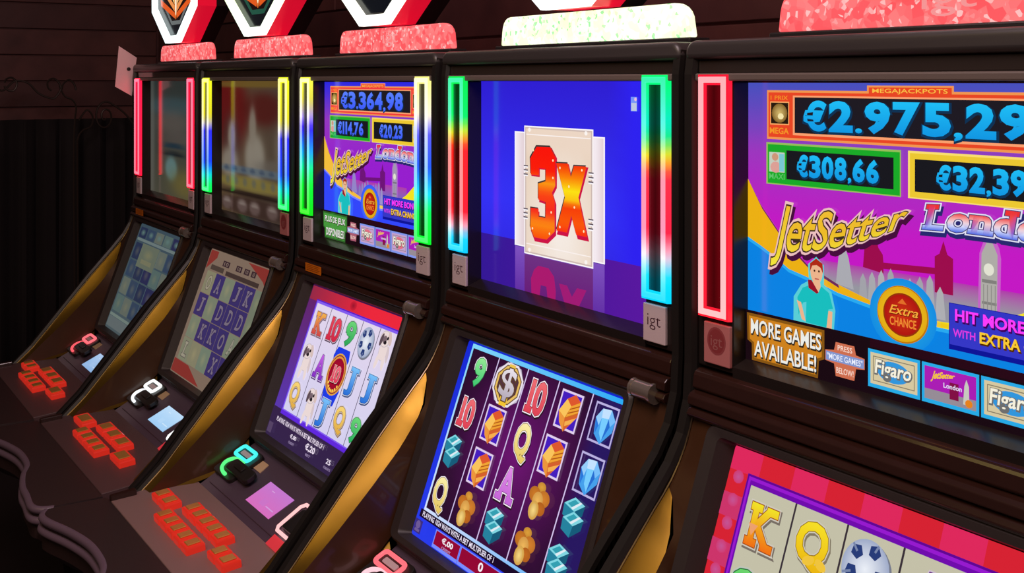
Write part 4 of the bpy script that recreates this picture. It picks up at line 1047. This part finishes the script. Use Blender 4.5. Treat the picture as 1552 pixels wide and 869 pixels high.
MACH = {
 1: dict(pose=(.0000, -.0028, -.012), nl=PK, nr=PK, top=pic_dark_show, low=pic_paytable, ring=((255, 110, 120), (255, 90, 100)), disp=((170, 200, 236), (140, 180, 226)), bill=(255, 110, 110), bar='redbar', sign=((236, 255, 255), (255, 255, 255)), tint=(190, 200, 200), btn=(2, 4, 3, 1),
         label='farthest slot machine at the left end, pink neon and nearly dark screens'),
 2: dict(pose=(.0010, -.0020, -.004), nl=RAIN, nr=RAIN, top=pic_faded_show, low=pic_cards, ring=((250, 255, 255), (245, 250, 255)), disp=((190, 222, 250), (160, 205, 245)), bill=(255, 255, 255), bar='redbar', sign=((240, 255, 246), (226, 255, 120)), tint=(60, 150, 120), btn=(1, 4, 3, 1),
         label='second slot machine from the left, washed-out letter patchwork on its lower screen'),
 3: dict(pose=(.0000, .000, -.0098), nl=RAIN3, nr=RAIN3R, top=lambda: jetsetter(0, ('€3.364,98', .185, .78), ('€114,76', .155, .42), ('€20,23', .57, .78), (('PLUS DE JEUX', .03, .245, .856, .905), ('DISPONIBLES!', .045, .235, .93, .98)), True), low=pic_football, ring=((70, 235, 230), (90, 245, 130)), disp=((196, 120, 206), (216, 110, 190)), bill=(255, 190, 190), bar='redbar', sign=((255, 255, 246), (250, 255, 190)), tint=(120, 150, 30), btn=(2, 5, 5, 2),
         label='middle slot machine with football and dog reels on its white lower screen'),
 4: dict(pose=(.0084, -.0066, -.0201), nl=GRN4, nr=GRN4R, top=pic_three, low=pic_jewels, ring=((255, 110, 120), (255, 200, 210)), disp=((150, 120, 220), (190, 110, 200)), bill=(255, 150, 160), bar='greenbar', sign=((255, 255, 255), (250, 255, 250)), tint=(120, 190, 120), btn=(2, 5, 5, 2),
         label='slot machine showing a big red 3x card on its blue upper screen'),
 5: dict(pose=(.0236, -.0289, -.0127), nl=PKB, nr=PKB, top=lambda: jetsetter(1, ('€2.975,29', .190, .80), ('€308,66', .172, .423), ('€32,39', .573, .79), (('MORE GAMES', .022, .255, .850, .905), ('AVAILABLE!', .034, .240, .925, .982)), False), low=pic_checked, ring=((255, 110, 120), (255, 120, 130)), disp=((170, 130, 210), (190, 110, 200)), bill=(255, 150, 160), bar='redbar', sign=((255, 240, 240), (255, 255, 255)), tint=(150, 60, 60), btn=(2, 5, 5, 2),
         label='nearest slot machine, at right, with red neon and a red checked lower screen'),
}
for n, d in MACH.items():
    root = bpy.data.objects.new('slot_machine', None); COL.objects.link(root)
    root.location = (.2487 + (n - 5) * .6 + d['pose'][0], d['pose'][1], 0); root.rotation_euler = (0, 0, d['pose'][2])
    tag(root, d['label'], 'slot machine', 'row of slot machines')
    P = lambda nm, key, fn, par=root: put(nm, key, fn, par)
    P('cabinet', 'cab', m_cabinet)
    for sx in (-1, 1):
        sp = P('side_panel', ('side', sx), lambda: m_side(sx)); P('edge_trim', ('trim', sx), lambda: m_trim(sx), sp)
        P('bezel_side', ('bez', sx), lambda: m_bezel(sx))
        P('cheek_panel', ('ck', sx), lambda: m_cheek(sx)); P('cheek_sheen_band', ('cb', sx), lambda: m_cheek_sheen_band(sx)); P('cheek_ledge', ('cl', sx), lambda: m_fillet(sx)); P('edge_highlight', ('bd', sx), lambda: m_edge_highlight(sx))
        xc = sx * .2480
        nf = P('neon_tube', None, lambda: m_neon(xc, d['nl'] if sx < 0 else d['nr'], 3.0 if n == 1 else 1.3)); P('light_panel', None, lambda: m_guide(xc, d['nl'] if sx < 0 else d['nr']), nf)
        red = (n == 5) or (n == 2 and sx > 0)
        xp = sx * .2445
        pl = P('maker_plate', ('plate', sx, red), lambda: m_plate(xp, red)); P('lettering', ('pt', sx, red), lambda: m_platetext(xp, red), pl)
        if red: pl['label'] = 'reddish maker plate under the neon'
    P('top_cap', 'cap', m_top); P('header_glass', 'hg', m_header); P('header_rail', 'hr', m_lintel); P('bezel_sill', 'sill', m_sill)
    us = P('upper_screen', 'us', m_screen_top); P('screen_picture', None, d['top'], us)
    for k in range(3): P('moulding', ('mo', k), lambda: m_mould(k))
    P('monitor_frame', 'mf', m_frame)
    ls = P('lower_screen', 'ls', m_screen_low); P('screen_picture', None, d['low'], ls)
    P('lock_barrel', 'lock', m_lock)
    sv = P('service_plate', 'sv', m_service)
    rd = P('card_reader', 'rd', m_reader); P('card_slot_light', None, lambda: m_loops(*d['ring']), rd); P('card_slot', 'csl', m_slotwin, rd)
    P('paper_label', 'pl', m_stick, sv); P('player_display', None, lambda: m_display(d['disp']), sv)
    bx = P('bill_acceptor', 'bx', m_billbox); P('bill_slot_light', None, lambda: m_bill(d['bill']), bx); P('ticket_slot', 'tk', m_ticket, sv)
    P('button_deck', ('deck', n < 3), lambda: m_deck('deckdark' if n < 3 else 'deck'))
    ar = P('armrest', 'arm', m_armrest); P('piping', 'pip0', lambda: m_piping(-.006, .001, .0075), ar); P('piping', 'pip1', lambda: m_piping(-.026, .003, .0075), ar)
    P('arm_foot', 'foot', m_foot)
    nA, nB, nC, nD = d['btn']
    for cnt, x0, x1, yc in ((nA, -.222, -.135, -.303), (nB, -.122, .072, -.328), (nC, -.112, .082, -.280), (nD, .096, .176, -.303)):
        w = (x1 - x0) / cnt
        for k in range(cnt):
            b = P('button', ('btn', round(w, 4)), lambda: m_button(w - .005, .034)); b.location = dk(x0 + w * (k + .5), yc, 0.002)
            b.rotation_euler = (math.atan2(DA[1] - DB[1], DA[0] - DB[0]), 0, 0)
            P('button_window', ('btw', round(w, 4)), lambda: m_btop(w - .005, .034), b)
    P('light_bar_plinth', 'pln', m_plinth)
    lb = P('light_bar', ('bar', d['bar']), lambda: m_bar(d['bar']))
    P('bar_lettering', ('bl', d['bar']), lambda: m_barlogo((246, 150, 150) if d['bar'] == 'redbar' else (255, 255, 250)), lb)
    sg = P('sign_housing', 'sgh', m_signback); P('sign_side', 'sgs', m_signbody, sg)
    P('sign_neon', None, lambda: m_signneon(*d['sign']), sg); P('sign_picture', None, lambda: m_signpic(d['tint']), sg)
    if n in (1, 3):
        def stk():
            p = Pic(.078, .017); p.rect(0, 0, 1, 1, (226, 120, 16))
            for k in range(4): p.rect(.08, .14 + k * .2, .9 - .1 * (k % 2), .22 + k * .2, (150, 70, 10))
            return p.mesh('warning_sticker', Vector((-.218, -.0092, Z0 - .3775)), Vector((1, 0, 0)), Vector((0, -1, 0)), 'print')
        o = P('warning_sticker', 'stk', stk); o['label'] = 'small orange sticker with dark print'
    MACH[n]['root'] = root

# white card standing out from the left front edge of the farthest machine
cd = bpy.data.objects.new('hanging_card', None); COL.objects.link(cd); cd.location = (.2487 - 4 * .6 - .0002 - .306, .0, Z0 - .06)
tag(cd, 'white card, pink neon light put into its colour, with a dark hole, fixed beside the farthest machine', 'card')
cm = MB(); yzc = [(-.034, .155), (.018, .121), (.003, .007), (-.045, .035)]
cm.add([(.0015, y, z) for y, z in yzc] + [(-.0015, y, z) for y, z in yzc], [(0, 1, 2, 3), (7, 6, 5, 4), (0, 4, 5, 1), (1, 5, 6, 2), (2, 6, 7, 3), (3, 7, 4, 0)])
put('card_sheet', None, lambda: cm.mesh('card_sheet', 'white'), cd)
cl = MB(); cl.tube([(.001, -.006, .087), (.004, -.006, .087)], .0055, 12); put('card_hole', None, lambda: cl.mesh('card_hole', 'trim'), cd)
ct = MB(); ct.tube([(.002, .012, .078), (.004, .022, .074)], .006, 8); put('card_clip', None, lambda: ct.mesh('card_clip', 'chrome'), cd)
